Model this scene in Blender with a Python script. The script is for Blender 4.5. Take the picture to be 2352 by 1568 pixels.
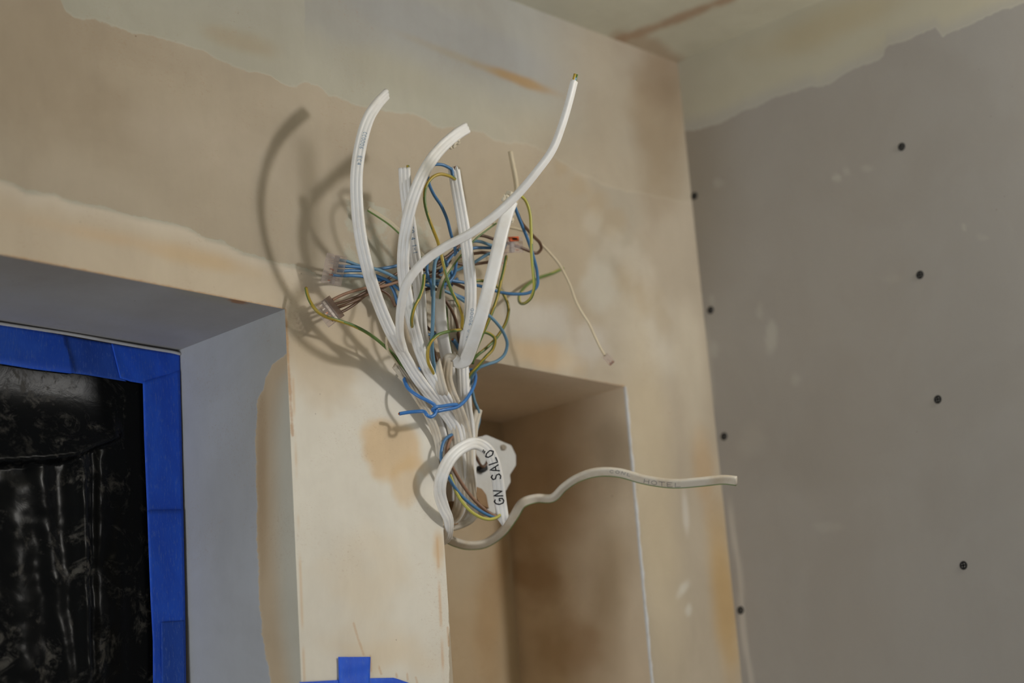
import bpy, bmesh, math, random
import numpy as np
from mathutils import Vector, Matrix
random.seed(5)
for o in list(bpy.data.objects): bpy.data.objects.remove(o, do_unlink=True)
SC = bpy.context.scene
COL = SC.collection

# ------------------------------------------------------------------ camera
YAW, PITCH, ROLL, FPX = 0.813997, 0.264985, -0.076007, 4388.61
ZO = 1.797                                   # eye height above the floor
CAM = np.array([0.0, -1.15, ZO])
FW = np.array([math.sin(YAW)*math.cos(PITCH), math.cos(YAW)*math.cos(PITCH), math.sin(PITCH)])
_r = np.cross(FW, [0, 0, 1]); _r /= np.linalg.norm(_r); _u = np.cross(_r, FW)
RT = math.cos(ROLL)*_r + math.sin(ROLL)*_u
UP = -math.sin(ROLL)*_r + math.cos(ROLL)*_u
cd = bpy.data.cameras.new('camera'); cam = bpy.data.objects.new('camera', cd); COL.objects.link(cam)
cam.matrix_world = Matrix(((RT[0], UP[0], -FW[0], CAM[0]), (RT[1], UP[1], -FW[1], CAM[1]), (RT[2], UP[2], -FW[2], CAM[2]), (0, 0, 0, 1)))
cd.sensor_width = 36; cd.lens = FPX/2352*36; cd.clip_start = .05
cd.dof.use_dof = True; cd.dof.focus_distance = 1.575; cd.dof.aperture_fstop = 3.6
SC.camera = cam

# ------------------------------------------------------------------ light
SC.view_settings.view_transform = 'Standard'; SC.view_settings.look = 'None'
SC.view_settings.gamma = 1; SC.view_settings.exposure = 0.02
SC.view_settings.use_curve_mapping = False
w = bpy.data.worlds.new('room_air'); SC.world = w; w.use_nodes = True
w.node_tree.nodes['Background'].inputs[0].default_value = (1.0, .93, .82, 1)
w.node_tree.nodes['Background'].inputs[1].default_value = .16
def lamp(name, kind, loc, power, col, size, target=None, sy=None):
    l = bpy.data.lights.new(name, kind); l.energy = power; l.color = col
    o = bpy.data.objects.new(name, l); COL.objects.link(o); o.location = loc
    if kind == 'AREA':
        l.size = size
        if sy: l.shape = 'RECTANGLE'; l.size_y = sy
    else: l.shadow_soft_size = size
    if target is not None:
        o.rotation_euler = (Vector(target)-Vector(loc)).to_track_quat('-Z', 'Y').to_euler()
    return o
lamp('work_lamp', 'POINT', (1.46, -.86, ZO+.66), 12.3, (1, .985, .98), .035)
lamp('daylight_opening', 'AREA', (-1.9, -.75, ZO-.7), 34, (.88, .94, 1.0), 1.1, (1.1, 0, ZO+.35), 1.5)

# ------------------------------------------------------------------ pixel frame -> place
def ray(x, y): return FW*FPX + RT*(x-1176) - UP*(y-784)
def onY(x, y, Y=0.0): d = ray(x, y); return CAM + d*((Y-CAM[1])/d[1])
def onX(x, y, X): d = ray(x, y); return CAM + d*((X-CAM[0])/d[0])
def onZ(x, y, Z): d = ray(x, y); return CAM + d*((Z-CAM[2])/d[2])
def proj(P):
    v = np.asarray(P)-CAM; t = v@FW
    return 1176+FPX*(v@RT)/t, 784-FPX*(v@UP)/t
def lin(c):
    c = np.array(c, float)/255.0
    return np.where(c < .04045, c/12.92, ((c+.055)/1.055)**2.4)

# ------------------------------------------------------------------ naming
def tag(o, label=None, cat=None, group=None, kind=None):
    if label: o['label'] = label
    if cat: o['category'] = cat
    if group: o['group'] = group
    if kind: o['kind'] = kind
    return o
def root(name, loc, label, cat, group=None):
    o = bpy.data.objects.new(name, None); COL.objects.link(o); o.location = Vector(loc); o.empty_display_size = .02
    return tag(o, label, cat, group)
def mesh_obj(name, verts, faces, mats, parent=None, midx=None, smooth=True):
    me = bpy.data.meshes.new(name)
    off = np.array(parent_loc(parent))
    me.from_pydata([tuple(np.asarray(v)-off) for v in verts], [], [tuple(int(i) for i in f) for f in faces])
    for m in (mats if isinstance(mats, (list, tuple)) else [mats]): me.materials.append(m)
    if midx is not None: me.polygons.foreach_set('material_index', list(midx))
    me.polygons.foreach_set('use_smooth', [smooth]*len(me.polygons))
    me.update()
    o = bpy.data.objects.new(name, me); COL.objects.link(o)
    if parent is not None: o.parent = parent
    return o
def parent_loc(p):
    if p is None: return (0, 0, 0)
    v = Vector(p.location)
    while p.parent is not None: p = p.parent; v = v + Vector(p.location)
    return tuple(v)

# ------------------------------------------------------------------ materials
def newmat(name):
    m = bpy.data.materials.new(name); m.use_nodes = True
    nt = m.node_tree; return m, nt, nt.nodes['Principled BSDF']
def N(nt, t, **kw):
    n = nt.nodes.new(t)
    for k, v in kw.items(): setattr(n, k, v)
    return n
def math_(nt, op, a, b=None, clamp=False):
    n = N(nt, 'ShaderNodeMath', operation=op, use_clamp=clamp)
    for i, v in enumerate((a, b)):
        if v is None: continue
        if isinstance(v, (int, float)): n.inputs[i].default_value = v
        else: nt.links.new(v, n.inputs[i])
    return n.outputs[0]
def ramp(nt, v, a, b, lo=0.0, hi=1.0):
    n = N(nt, 'ShaderNodeMapRange', interpolation_type='SMOOTHSTEP')
    nt.links.new(v, n.inputs[0])
    for i, x in zip((1, 2, 3, 4), (a, b, lo, hi)): n.inputs[i].default_value = x
    return n.outputs[0]
def mixc(nt, f, a, b, mode='MIX'):
    n = N(nt, 'ShaderNodeMix', data_type='RGBA', blend_type=mode)
    if isinstance(f, (int, float)): n.inputs[0].default_value = f
    else: nt.links.new(f, n.inputs[0])
    for i, v in ((6, a), (7, b)):
        if isinstance(v, (tuple, list, np.ndarray)): n.inputs[i].default_value = (*[float(q) for q in v[:3]], 1)
        else: nt.links.new(v, n.inputs[i])
    return n.outputs[2]
def noise(nt, scale, detail=4, rough=.6, vec=None, dist=0):
    n = N(nt, 'ShaderNodeTexNoise'); n.inputs['Scale'].default_value = scale
    n.inputs['Detail'].default_value = detail; n.inputs['Roughness'].default_value = rough
    n.inputs['Distortion'].default_value = dist
    if vec is not None: nt.links.new(vec, n.inputs['Vector'])
    return n.outputs[0]
def objco(nt, scale=None):
    c = N(nt, 'ShaderNodeTexCoord').outputs['Object']
    if scale:
        m = N(nt, 'ShaderNodeMapping'); nt.links.new(c, m.inputs[0]); m.inputs['Scale'].default_value = scale
        c = m.outputs[0]
    return c

def plaster_mat(name, rough=.75, mottle=.13, bump=.3, crackle=.22):
    m, nt, b = newmat(name); L = nt.links
    def attr(n, out): a = N(nt, 'ShaderNodeAttribute'); a.attribute_name = n; return a.outputs[out]
    co = objco(nt)
    base, skim = attr('tint', 'Color'), attr('skim', 'Color')
    sd, dr, eg = attr('sd', 'Fac'), attr('drip', 'Fac'), attr('edge', 'Fac')
    jag = math_(nt, 'ADD', math_(nt, 'MULTIPLY', math_(nt, 'SUBTRACT', noise(nt, 42, 5, .6, co), .5), 26),
                math_(nt, 'MULTIPLY', math_(nt, 'SUBTRACT', noise(nt, 230, 3, .6, co), .5), 6))
    sdn = math_(nt, 'ADD', sd, jag)
    fac = ramp(nt, sdn, -1.6, 1.6)
    col = mixc(nt, fac, base, skim)
    lip = math_(nt, 'SUBTRACT', 1.0, ramp(nt, math_(nt, 'ABSOLUTE', math_(nt, 'SUBTRACT', sdn, 1.5)), 0.5, 5))
    col = mixc(nt, math_(nt, 'MULTIPLY', lip, .07), col, lin((235, 226, 205)))
    # broad damp mottling, trowel streaks and fine specks
    n1 = noise(nt, 9, 5, .6, co, .6); n2 = noise(nt, 60, 4, .65, objco(nt, (1, 1, .35)))
    tone = math_(nt, 'ADD', math_(nt, 'MULTIPLY', math_(nt, 'SUBTRACT', n1, .5), mottle*2.2),
                 math_(nt, 'MULTIPLY', math_(nt, 'SUBTRACT', n2, .5), mottle*.9))
    warm = mixc(nt, ramp(nt, n1, .35, .65), (.965, .945, .925), (1.0, 1.0, 1.0))
    col = mixc(nt, .55, col, warm, 'MULTIPLY')
    bri = N(nt, 'ShaderNodeHueSaturation'); L.new(col, bri.inputs['Color'])
    L.new(math_(nt, 'ADD', tone, 1.0), bri.inputs['Value']); col = bri.outputs[0]
    vo = N(nt, 'ShaderNodeTexVoronoi'); vo.inputs['Scale'].default_value = 95; L.new(co, vo.inputs['Vector'])
    sp = math_(nt, 'MULTIPLY', math_(nt, 'SUBTRACT', 1.0, ramp(nt, vo.outputs['Distance'], .03, .09)), ramp(nt, noise(nt, 17, 3, .6, co), .56, .7))
    col = mixc(nt, math_(nt, 'MULTIPLY', sp, .65), col, lin((95, 72, 48)))
    cr = math_(nt, 'MULTIPLY', ramp(nt, noise(nt, 480, 5, .7, objco(nt, (.6, 1, 1)), .8), .54, .66), ramp(nt, noise(nt, 13, 3, .6, co), .48, .64))
    col = mixc(nt, math_(nt, 'MULTIPLY', cr, crackle), col, lin((160, 122, 84)))
    # dried glue runs and rubbed arrises
    drn = math_(nt, 'ADD', dr, math_(nt, 'MULTIPLY', math_(nt, 'SUBTRACT', noise(nt, 160, 2, .5, co), .5), 3))
    col = mixc(nt, math_(nt, 'MULTIPLY', math_(nt, 'SUBTRACT', 1.0, ramp(nt, drn, .8, 4.0)), .42), col, lin((196, 152, 100)))
    egn = math_(nt, 'ADD', eg, math_(nt, 'MULTIPLY', math_(nt, 'SUBTRACT', noise(nt, 120, 3, .6, co), .5), 9))
    col = mixc(nt, math_(nt, 'MULTIPLY', math_(nt, 'SUBTRACT', 1.0, ramp(nt, egn, 0, 6)), .6), col, lin((176, 126, 72)))
    L.new(col, b.inputs['Base Color'])
    b.inputs['Roughness'].default_value = rough; b.inputs['Specular IOR Level'].default_value = .2
    h = math_(nt, 'ADD', math_(nt, 'MULTIPLY', fac, .9), math_(nt, 'ADD', math_(nt, 'MULTIPLY', noise(nt, 420, 3, .6, co), .10), math_(nt, 'MULTIPLY', n2, .35)))
    bp = N(nt, 'ShaderNodeBump'); bp.inputs['Strength'].default_value = bump; bp.inputs['Distance'].default_value = .0012
    L.new(h, bp.inputs['Height']); L.new(bp.outputs[0], b.inputs['Normal'])
    return m
MPL = plaster_mat('plaster')
MBOARD = plaster_mat('plasterboard', .85, .05, .12, .06)

def simple(name, col, rough=.45, spec=.5, nz=0.0, scale=60, bump=0.0, metal=0.0, dark=(.6, .5, .4), trans=0.0):
    m, nt, b = newmat(name)
    c = lin(col)
    if nz: nt.links.new(mixc(nt, math_(nt, 'MULTIPLY', ramp(nt, noise(nt, scale, 4, .6, objco(nt)), .42, .75), nz), c, c*np.array(dark)), b.inputs['Base Color'])
    else: b.inputs['Base Color'].default_value = (*c, 1)
    b.inputs['Roughness'].default_value = rough; b.inputs['Specular IOR Level'].default_value = spec; b.inputs['Metallic'].default_value = metal
    if bump:
        bp = N(nt, 'ShaderNodeBump'); bp.inputs['Strength'].default_value = bump; bp.inputs['Distance'].default_value = .0006
        nt.links.new(noise(nt, scale*3, 4, .6, objco(nt)), bp.inputs['Height']); nt.links.new(bp.outputs[0], b.inputs['Normal'])
    return m
M = {}
M['pvc'] = simple('white_pvc', (234, 233, 231), .42, .4, .42, 38, .12, dark=(.80, .73, .62))
M['pvcd'] = simple('dusty_pvc', (208, 200, 186), .55, .3, .7, 45, .15, dark=(.78, .66, .50))
M['blue'] = simple('blue_pvc', (72, 120, 166), .38, .5, .35, 50, 0, dark=(.75, .72, .7))
M['blued'] = simple('dusty_blue_pvc', (102, 140, 165), .5, .4, .4, 50, 0, dark=(.7, .7, .65))
M['tie'] = simple('bright_blue_pvc', (60, 120, 190), .35, .5, .15, 50)
M['brown'] = simple('brown_pvc', (100, 72, 52), .4, .5, .4, 50, 0, dark=(.6, .55, .5))
M['brownp'] = simple('dusty_brown_pvc', (146, 112, 90), .55, .4, .4, 50)
M['yel'] = simple('yellow_pvc', (172, 148, 56), .4, .5, .3, 60, 0, dark=(.8, .65, .5))
M['grn'] = simple('green_pvc', (94, 120, 60), .4, .5, .2, 60)
M['ylw'] = simple('lemon_pvc', (186, 180, 84), .4, .5, .1, 60)
M['ivory'] = simple('ivory_pvc', (205, 192, 165), .5, .4, .3, 60)
M['cu'] = simple('copper', (200, 120, 80), .3, .5, metal=1.0)
M['steel'] = simple('tinned_metal', (190, 186, 184), .35, .5, metal=.8)
M['ink'] = simple('black_marker_ink', (28, 28, 32), .6, .2)
M['inkf'] = simple('faded_ink', (80, 76, 84), .6, .2)
M['bink'] = simple('blue_print_ink', (92, 134, 168), .6, .2)
M['orange'] = simple('orange_plastic', (205, 92, 40), .4, .5)
M['black'] = simple('black_oxide', (22, 22, 22), .5, .4)
M['dark'] = simple('dark_slot', (14, 13, 12), .8, .2)
M['frame'] = simple('window_frame_white', (150, 140, 125), .5, .4, .3, 30)
M['bead'] = simple('corner_bead_white', (206, 206, 206), .45, .5, .5, 70, .2, dark=(.72, .62, .5))
M['chunk'] = simple('plaster_crumbs', (214, 205, 185), .9, .2, .4, 120, .6)
M['boxw'] = simple('white_box_plastic', (205, 205, 203), .5, .4, .35, 40, .1, dark=(.75, .7, .62))
M['boxb'] = simple('dirty_box_plastic', (150, 122, 92), .8, .2, .6, 60, .4)
def clear_mat(name, col, keep):
    m, nt, b = newmat(name)
    b.inputs['Base Color'].default_value = (*lin(col), 1); b.inputs['Roughness'].default_value = .12
    t = N(nt, 'ShaderNodeBsdfTransparent'); t.inputs[0].default_value = (.93, .9, .88, 1)
    fr = N(nt, 'ShaderNodeLayerWeight'); fr.inputs[0].default_value = .35
    f = math_(nt, 'ADD', math_(nt, 'MULTIPLY', fr.outputs['Facing'], .5), keep, True)
    mx = N(nt, 'ShaderNodeMixShader'); nt.links.new(f, mx.inputs[0]); nt.links.new(t.outputs[0], mx.inputs[1]); nt.links.new(b.outputs[0], mx.inputs[2])
    nt.links.new(mx.outputs[0], nt.nodes['Material Output'].inputs[0]); return m
M['clear'] = clear_mat('clear_polycarbonate', (226, 214, 210), .12)
M['smoke'] = clear_mat('smoked_polycarbonate', (140, 112, 98), .45)
def tape_mat(name, c1, c2, rough=.6):
    m, nt, b = newmat(name)
    n = noise(nt, 26, 3, .6, objco(nt, (1, 1, .5)), .4)
    col = mixc(nt, ramp(nt, n, .38, .62), lin(c1), lin(c2))
    cr = noise(nt, 700, 3, .7, objco(nt, (1, 1, .25)))
    col = mixc(nt, math_(nt, 'MULTIPLY', ramp(nt, cr, .52, .72), .35), col, lin((110, 140, 205)))
    nt.links.new(col, b.inputs['Base Color']); b.inputs['Roughness'].default_value = rough
    b.inputs['Specular IOR Level'].default_value = .35
    bp = N(nt, 'ShaderNodeBump'); bp.inputs['Strength'].default_value = .35; bp.inputs['Distance'].default_value = .0006
    nt.links.new(cr, bp.inputs['Height']); nt.links.new(bp.outputs[0], b.inputs['Normal']); return m
M['tape'] = tape_mat('blue_masking_tape', (32, 84, 210), (38, 96, 225))
M['taped'] = tape_mat('blue_masking_tape_doubled', (32, 76, 178), (38, 84, 188))
M['tapel'] = tape_mat('blue_masking_tape_creased', (48, 100, 215), (32, 86, 206))

# ------------------------------------------------------------------ value noise for stains with a shape of their own
def vnoise(x, y, s, seed=0):
    def h(i, j): return np.mod(np.sin(i*127.1+j*311.7+seed*74.7)*43758.5453, 1.0)
    x = x/s; y = y/s; i = np.floor(x); j = np.floor(y); fx = x-i; fy = y-j
    fx = fx*fx*(3-2*fx); fy = fy*fy*(3-2*fy)
    return (h(i, j)*(1-fx)+h(i+1, j)*fx)*(1-fy)+(h(i, j+1)*(1-fx)+h(i+1, j+1)*fx)*fy
def fb(x, y, s, seed=0): return (vnoise(x, y, s, seed)+.5*vnoise(x, y, s/2.1, seed+1)+.25*vnoise(x, y, s/4.3, seed+2))/1.75
def sstep(v, a, b): t = np.clip((v-a)/(b-a), 0, 1); return t*t*(3-2*t)
def blob(px, py, cx, cy, rx, ry, ang=0, soft=.5, nz=.35, seed=0):
    a = math.radians(ang); dx = px-cx; dy = py-cy
    u = (dx*math.cos(a)+dy*math.sin(a))/rx; v = (-dx*math.sin(a)+dy*math.cos(a))/ry
    d = np.sqrt(u*u+v*v)+(fb(px, py, max(rx, ry)*.5+12, seed)-.5)*2*nz
    return 1-sstep(d, 1-soft, 1+soft*.3)
def dpoly(px, py, pts):
    d = np.full(px.shape, 1e3)
    for (x0, y0), (x1, y1) in zip(pts[:-1], pts[1:]):
        vx, vy = x1-x0, y1-y0; t = np.clip(((px-x0)*vx+(py-y0)*vy)/(vx*vx+vy*vy+1e-9), 0, 1)
        d = np.minimum(d, np.hypot(px-x0-t*vx, py-y0-t*vy))
    return d
def paint(col, f, c): return col*(1-f[:, None]) + lin(c)[None, :]*f[:, None]

# paints
BEIGE = (180, 168, 149); SKIM = (178, 175, 160); GREYW = (162, 161, 156); STRIP = (204, 190, 168)
WHITE = (226, 222, 212); TAN = (206, 172, 126); OCH = (166, 134, 88); BOARD = (158, 152, 144); NICHE = (212, 194, 168); REV = (177, 178, 181)

def col_back(px, py):
    n = len(px); c = np.tile(lin(BEIGE), (n, 1)); s = np.tile(lin(SKIM), (n, 1))
    yt = np.interp(px, [0, 135, 150, 190, 215, 290, 380, 470, 500, 530, 560, 620, 660, 680, 700, 730, 755, 790, 830, 900, 950, 1000, 1060, 1110, 1140, 1210, 1260, 1320, 1400, 1600],
                   [-60, -10, 25, 45, 42, 70, 92, 120, 136, 150, 163, 175, 200, 203, 192, 198, 222, 230, 243, 255, 262, 290, 296, 305, 325, 330, 352, 390, 430, 470])
    yl = np.interp(px, [-400, 0, 30, 60, 125, 160, 240, 320, 400, 430, 475, 515, 560, 600, 640, 690, 760, 900, 1700],
                   [330, 410, 420, 440, 443, 460, 475, 497, 512, 520, 545, 555, 580, 590, 600, 612, 640, 700, 1000])
    # soft colours of the bare board / first coat, plus painted dimming of the upper corner
    c = paint(c, .6*blob(px, py, 100, 150, 330, 240, 15, .7, .3, 1), (168, 152, 130))
    c = paint(c, .5*blob(px, py, 480, 330, 230, 90, 18, .7, .4, 2), (190, 178, 160))
    c = paint(c, .45*blob(px, py, 330, 190, 200, 60, 18, .7, .5, 12), (184, 172, 152))
    c = paint(c, .6*blob(px, py, 1200, 560, 260, 260, 0, .8, .3, 3), (176, 162, 138))
    c = paint(c, .85*blob(px, py, 1240, 735, 130, 60, 20, .6, .5, 4), (196, 190, 180))
    c = paint(c, .85*blob(px, py, 1420, 560, 90, 250, 0, .7, .5, 5), (172, 163, 146))
    c = paint(c, .7*blob(px, py, 1480, 760, 90, 130, 0, .7, .5, 6), (196, 188, 172))
    c = paint(c, .6*blob(px, py, 1240, 815, 110, 38, 14, .7, .5, 7), (204, 178, 142))
    c = paint(c, .8*blob(px, py, 1350, 800, 60, 60, 30, .6, .5, 37), (194, 187, 176))
    c = paint(c, .8*blob(px, py, 1380, 650, 45, 70, 0, .6, .5, 38), (190, 184, 170))
    c = paint(c, .8*blob(px, py, 1515, 300, 75, 230, 0, .6, .4, 8), (156, 139, 114))
    c = paint(c, .6*blob(px, py, 1530, 160, 110, 120, 0, .9, .3, 9), (136, 116, 93))  # these last two: weaker light in the upper room corner, put into the colour
    c = paint(c, .8*blob(px, py, 1500, 1150, 75, 420, -5, .6, .3, 10), (194, 180, 154))
    c = paint(c, .6*blob(px, py, 1590, 850, 40, 180, -5, .6, .3, 31), (200, 190, 170))
    c = paint(c, .75*blob(px, py, 1665, 1380, 38, 230, -5, .8, .3, 11), (184, 152, 100))
    c = paint(c, .55*blob(px, py, 1615, 1080, 30, 120, -5, .8, .3, 32), (186, 156, 116))
    c = paint(c, .7*blob(px, py, 1575, 1180, 8, 60, -4, .6, .3, 33), (205, 200, 190))
    c = paint(c, .7*blob(px, py, 1570, 1350, 12, 26, 30, .6, .3, 34), (208, 204, 192))
    c = paint(c, .7*blob(px, py, 1582, 1400, 9, 18, 0, .6, .3, 35), (206, 202, 190))
    for k in range(14):
        x0 = 1290+((k*73) % 250); y0 = 380+((k*131) % 480)
        c = paint(c, .35*blob(px, py, x0, y0, 18+(k*7) % 22, 30+(k*11) % 40, 0, .7, .5, 40+k), (204, 196, 180) if k % 2 else (176, 156, 124))
    # skim coat along the top
    s = paint(s, sstep(yt-py, 30, 170)*.8*(px > 700)+sstep(yt-py, 30, 170)*.3*(px <= 700), GREYW)
    s = paint(s, .8*blob(px, py, 1050, 90, 330, 60, 22, .5, .2, 13), (160, 160, 158))
    s = paint(s, .8*blob(px, py, 860, 150, 200, 50, 20, .8, .4, 14), (172, 168, 152))
    s = paint(s, .85*blob(px, py, 1195, 185, 110, 13, 20, .7, .3, 15), OCH)
    s = paint(s, .5*blob(px, py, 1050, 130, 160, 12, 22, .8, .3, 16), (162, 150, 122))
    s = paint(s, .7*blob(px, py, 560, 100, 120, 28, 18, .8, .5, 17), (172, 160, 138))
    s = paint(s, .6*blob(px, py, 1390, 300, 60, 130, 10, .8, .4, 18), (160, 148, 124))
    s = paint(s, .8*blob(px, py, 1385, 90, 50, 60, 0, .4, .3, 36), (156, 151, 140))
    s = paint(s, sstep(px, 1180, 1400)*.9, (176, 165, 146))
    s = paint(s, .7*sstep(px, 1000, 1300)*(1-sstep(yt-py, 10, 130)), (178, 166, 146))
    s = paint(s, .8*blob(px, py, 1515, 300, 75, 230, 0, .6, .4, 8), (156, 139, 114))
    s = paint(s, .6*blob(px, py, 1530, 160, 110, 120, 0, .9, .3, 9), (136, 116, 93))  # same corner dimming painted into the skim coat
    sd = yt-py
    low = sstep(py-yl, 0, 12)
    s2 = np.tile(lin(STRIP), (n, 1))
    edge_d = np.clip(py-yl, 0, 400)
    s2 = paint(s2, (1-sstep(edge_d, 8, 50))*.85, (212, 201, 184))
    s2 = paint(s2, .6*blob(px, py, 250, 545, 300, 26, 12, .9, .5, 19), (206, 180, 146))
    s2 = paint(s2, .6*blob(px, py, 480, 600, 140, 26, 12, .8, .5, 20), (202, 178, 142))
    s2 = paint(s2, .9*sstep(py, 780, 900)*sstep(px, 630, 680)*(1-sstep(px, 1010, 1110)), WHITE)
    s2 = paint(s2, .6*blob(px, py, 700, 640, 60, 30, 0, .7, .5, 21), (216, 204, 184))
    s2 = paint(s2, .75*blob(px, py, 905, 1030, 85, 75, 15, .35, .35, 22), (216, 186, 142))
    s2 = paint(s2, .55*blob(px, py, 930, 1110, 40, 60, 0, .35, .35, 23), (214, 184, 140))
    s2 = paint(s2, .6*blob(px, py, 750, 840, 100, 120, 20, .7, .5, 24), (206, 188, 160))
    s2 = paint(s2, .45*blob(px, py, 840, 1340, 110, 130, 0, .8, .5, 25), (222, 206, 180))
    s2 = paint(s2, .45*blob(px, py, 880, 1500, 130, 70, 0, .8, .5, 26), (218, 196, 162))
    s2 = paint(s2, .5*blob(px, py, 1008, 1260, 14, 50, 0, .8, .5, 27), (212, 178, 130))
    s2 = paint(s2, (1-sstep(np.abs(px-(1004+(py-1235)*.045)), 1, 5))*.5*(py > 1235)*sstep(fb(px*.2, py, 60, 51), .3, .6), (206, 164, 116))
    s2 = paint(s2, (1-sstep(np.abs(px-(678+(py-1000)*.038)), 0, 5))*.5*(py > 850)*sstep(fb(px*.2, py, 70, 52), .3, .6), (208, 172, 126))
    s2 = paint(s2, .6*sstep(px, 1120, 1180)*sstep(py, 700, 800), (198, 178, 148))
    rgt = sstep(px, 1000, 1080)
    lowm = low*(1-rgt)
    s = s*(1-low[:, None])+s2*low[:, None]
    sd = np.where(py < (yt+yl)/2, yt-py, py-yl)
    # to the right the lower coat feathers out, the upper one too
    sd = np.where((py > (yt+yl)/2), sd*(1-sstep(px, 690, 800))-60*rgt+30*sstep(px, 640, 760)*(1-rgt)*sstep(py-yl, 0, 60), sd)
    s2 = paint(s2, (1-sstep(np.abs(px-np.interp(py, [1020, 1130, 1250], [846, 852, 861])), 2, 7))*.45*sstep(py, 1020, 1060)*(1-sstep(py, 1246, 1254)), (214, 184, 140))
    s2 = paint(s2, .9*(1-sstep(np.hypot(px-861, (py-1251)*.8), 1, 6)), (150, 96, 52))
    s2 = paint(s2, (1-sstep(edge_d, 0, 9))*.7*sstep(px, 150, 450)*(1-sstep(px, 690, 760)), (224, 217, 204))
    drips = [[(1150, 2000), (1151, 2010)], [(812, 1430), (822, 1465), (836, 1504)], [(850, 1505), (852, 1542)], [(870, 1530), (876, 1548)],
             [(935, 1545), (937, 1562)], [(1028, 1440), (1031, 1483)], [(910, 1545), (912, 1556)], [(955, 1555), (958, 1568)]]
    d = np.full(n, 60.0)
    for q in drips: d = np.minimum(d, dpoly(px, py, q))
    e = np.minimum(dpoly(px, py, [(-300, 527), (0, 584), (655, 711), (672, 1000)])*1.0, dpoly(px, py, [(1180, 846), (1435, 887)])+1.5)
    return c, s, sd, d, e
def col_plain(base, blobs=(), sd=-50.0):
    def f(px, py):
        n = len(px); c = np.tile(lin(base), (n, 1))
        for k, (f_, b_, cc) in enumerate(blobs): c = paint(c, f_*blob(px, py, *b_, seed=60+k), cc)
        return c, c.copy(), np.full(n, sd), np.full(n, 60.0), np.full(n, 60.0)
    return f
def col_wreveal(px, py):
    n = len(px); c = np.tile(lin(REV), (n, 1)); s = np.tile(lin((200, 178, 148)), (n, 1))
    c = paint(c, .6*sstep(px, 500, 640)*(1-sstep(py, 900, 1200)), (170, 168, 160))
    xb = np.interp(py, [700, 780, 810, 840, 880, 930, 1000, 1300, 1440, 1568, 1700], [760, 690, 655, 622, 598, 588, 583, 588, 597, 616, 640])
    s = paint(s, sstep(px-xb, 22, 75), (198, 192, 176))
    s = paint(s, .5*blob(px, py, 600, 1100, 18, 300, 0, .8, .3, 71), (168, 138, 102))
    return c, s, (px-xb)*1.0-4, np.full(n, 60.0), np.full(n, 60.0)
def col_right(px, py):
    n = len(px); c = np.tile(lin(BOARD), (n, 1)); s = np.tile(lin((182, 176, 156)), (n, 1))
    yb = np.interp(px, [1400, 1570, 1640, 1700, 1780, 1862, 1880, 1950, 2030, 2036, 2100, 2150, 2165, 2300, 2352, 2600], [320, 300, 288, 258, 225, 196, 203, 165, 130, 105, 82, 65, 84, 25, 10, -60])
    s = paint(s, .8*(1-sstep(yb-py, 0, 45)), (170, 166, 158))
    s = paint(s, .5*blob(px, py, 1900, 60, 200, 50, -22, .8, .4, 80), (176, 160, 126))
    c = paint(c, .7*(1-sstep(px, 1560, 1750))*(1-sstep(py, 300, 900)), (150, 140, 124))
    c = paint(c, .5*sstep(px, 1900, 2300), (152, 150, 147))
    for k, (x, y, rx, ry, ff) in enumerate([(1922, 408, 12, 10, .9), (1945, 392, 7, 10, .5), (1990, 388, 18, 9, .5), (1770, 770, 15, 42, .75), (1745, 715, 10, 24, .5), (1650, 420, 12, 12, .4), (2215, 520, 8, 14, .6), (2255, 545, 16, 8, .35),
            (1828, 870, 14, 18, .45), (1640, 800, 12, 26, .5), (1635, 690, 8, 14, .4), (1900, 1210, 40, 14, .3), (1725, 1010, 40, 50, .25), (2050, 640, 30, 12, .2)]):
        c = paint(c, ff*blob(px, py, x, y, rx, ry, 0, .5, .45, 90+k), (176, 171, 161))
    xc = 1600+(py-500)*.108
    c = paint(c, .8*(1-sstep(np.abs(px-xc-8-3*np.sin(py/40)), 2, 9))*sstep(py, 1120, 1200), (188, 180, 170))
    c = paint(c, .6*(1-sstep(np.abs(px-(1623+(py-800)*.09)), 3, 14))*sstep(py, 720, 800)*(1-sstep(py, 900, 960)), (182, 174, 162))
    d = np.full(n, 60.0)
    return c, s, yb-py, d, d+0
def col_ceil(px, py):
    n = len(px); c = np.tile(lin((198, 194, 174)), (n, 1)); d = np.full(n, 60.0)
    c = paint(c, .5*blob(px, py, 1230, 10, 130, 50, 10, .8, .3, 111), (188, 184, 168))
    q = dpoly(px, py, [(1420, 92), (1530, 55), (1670, -2), (2000, -140)])
    c = paint(c, .75*(1-sstep(q+(fb(px, py, 40, 5)-.5)*14, 2, 16)), (166, 134, 106))
    c = paint(c, .6*(1-sstep(dpoly(px, py, [(1420, 92), (1500, 108), (1560, 150)])+(fb(px, py, 30, 6)-.5)*16, 6, 34)), (172, 144, 116))
    return c, c.copy(), np.full(n, -50.0), d, d+0

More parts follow.
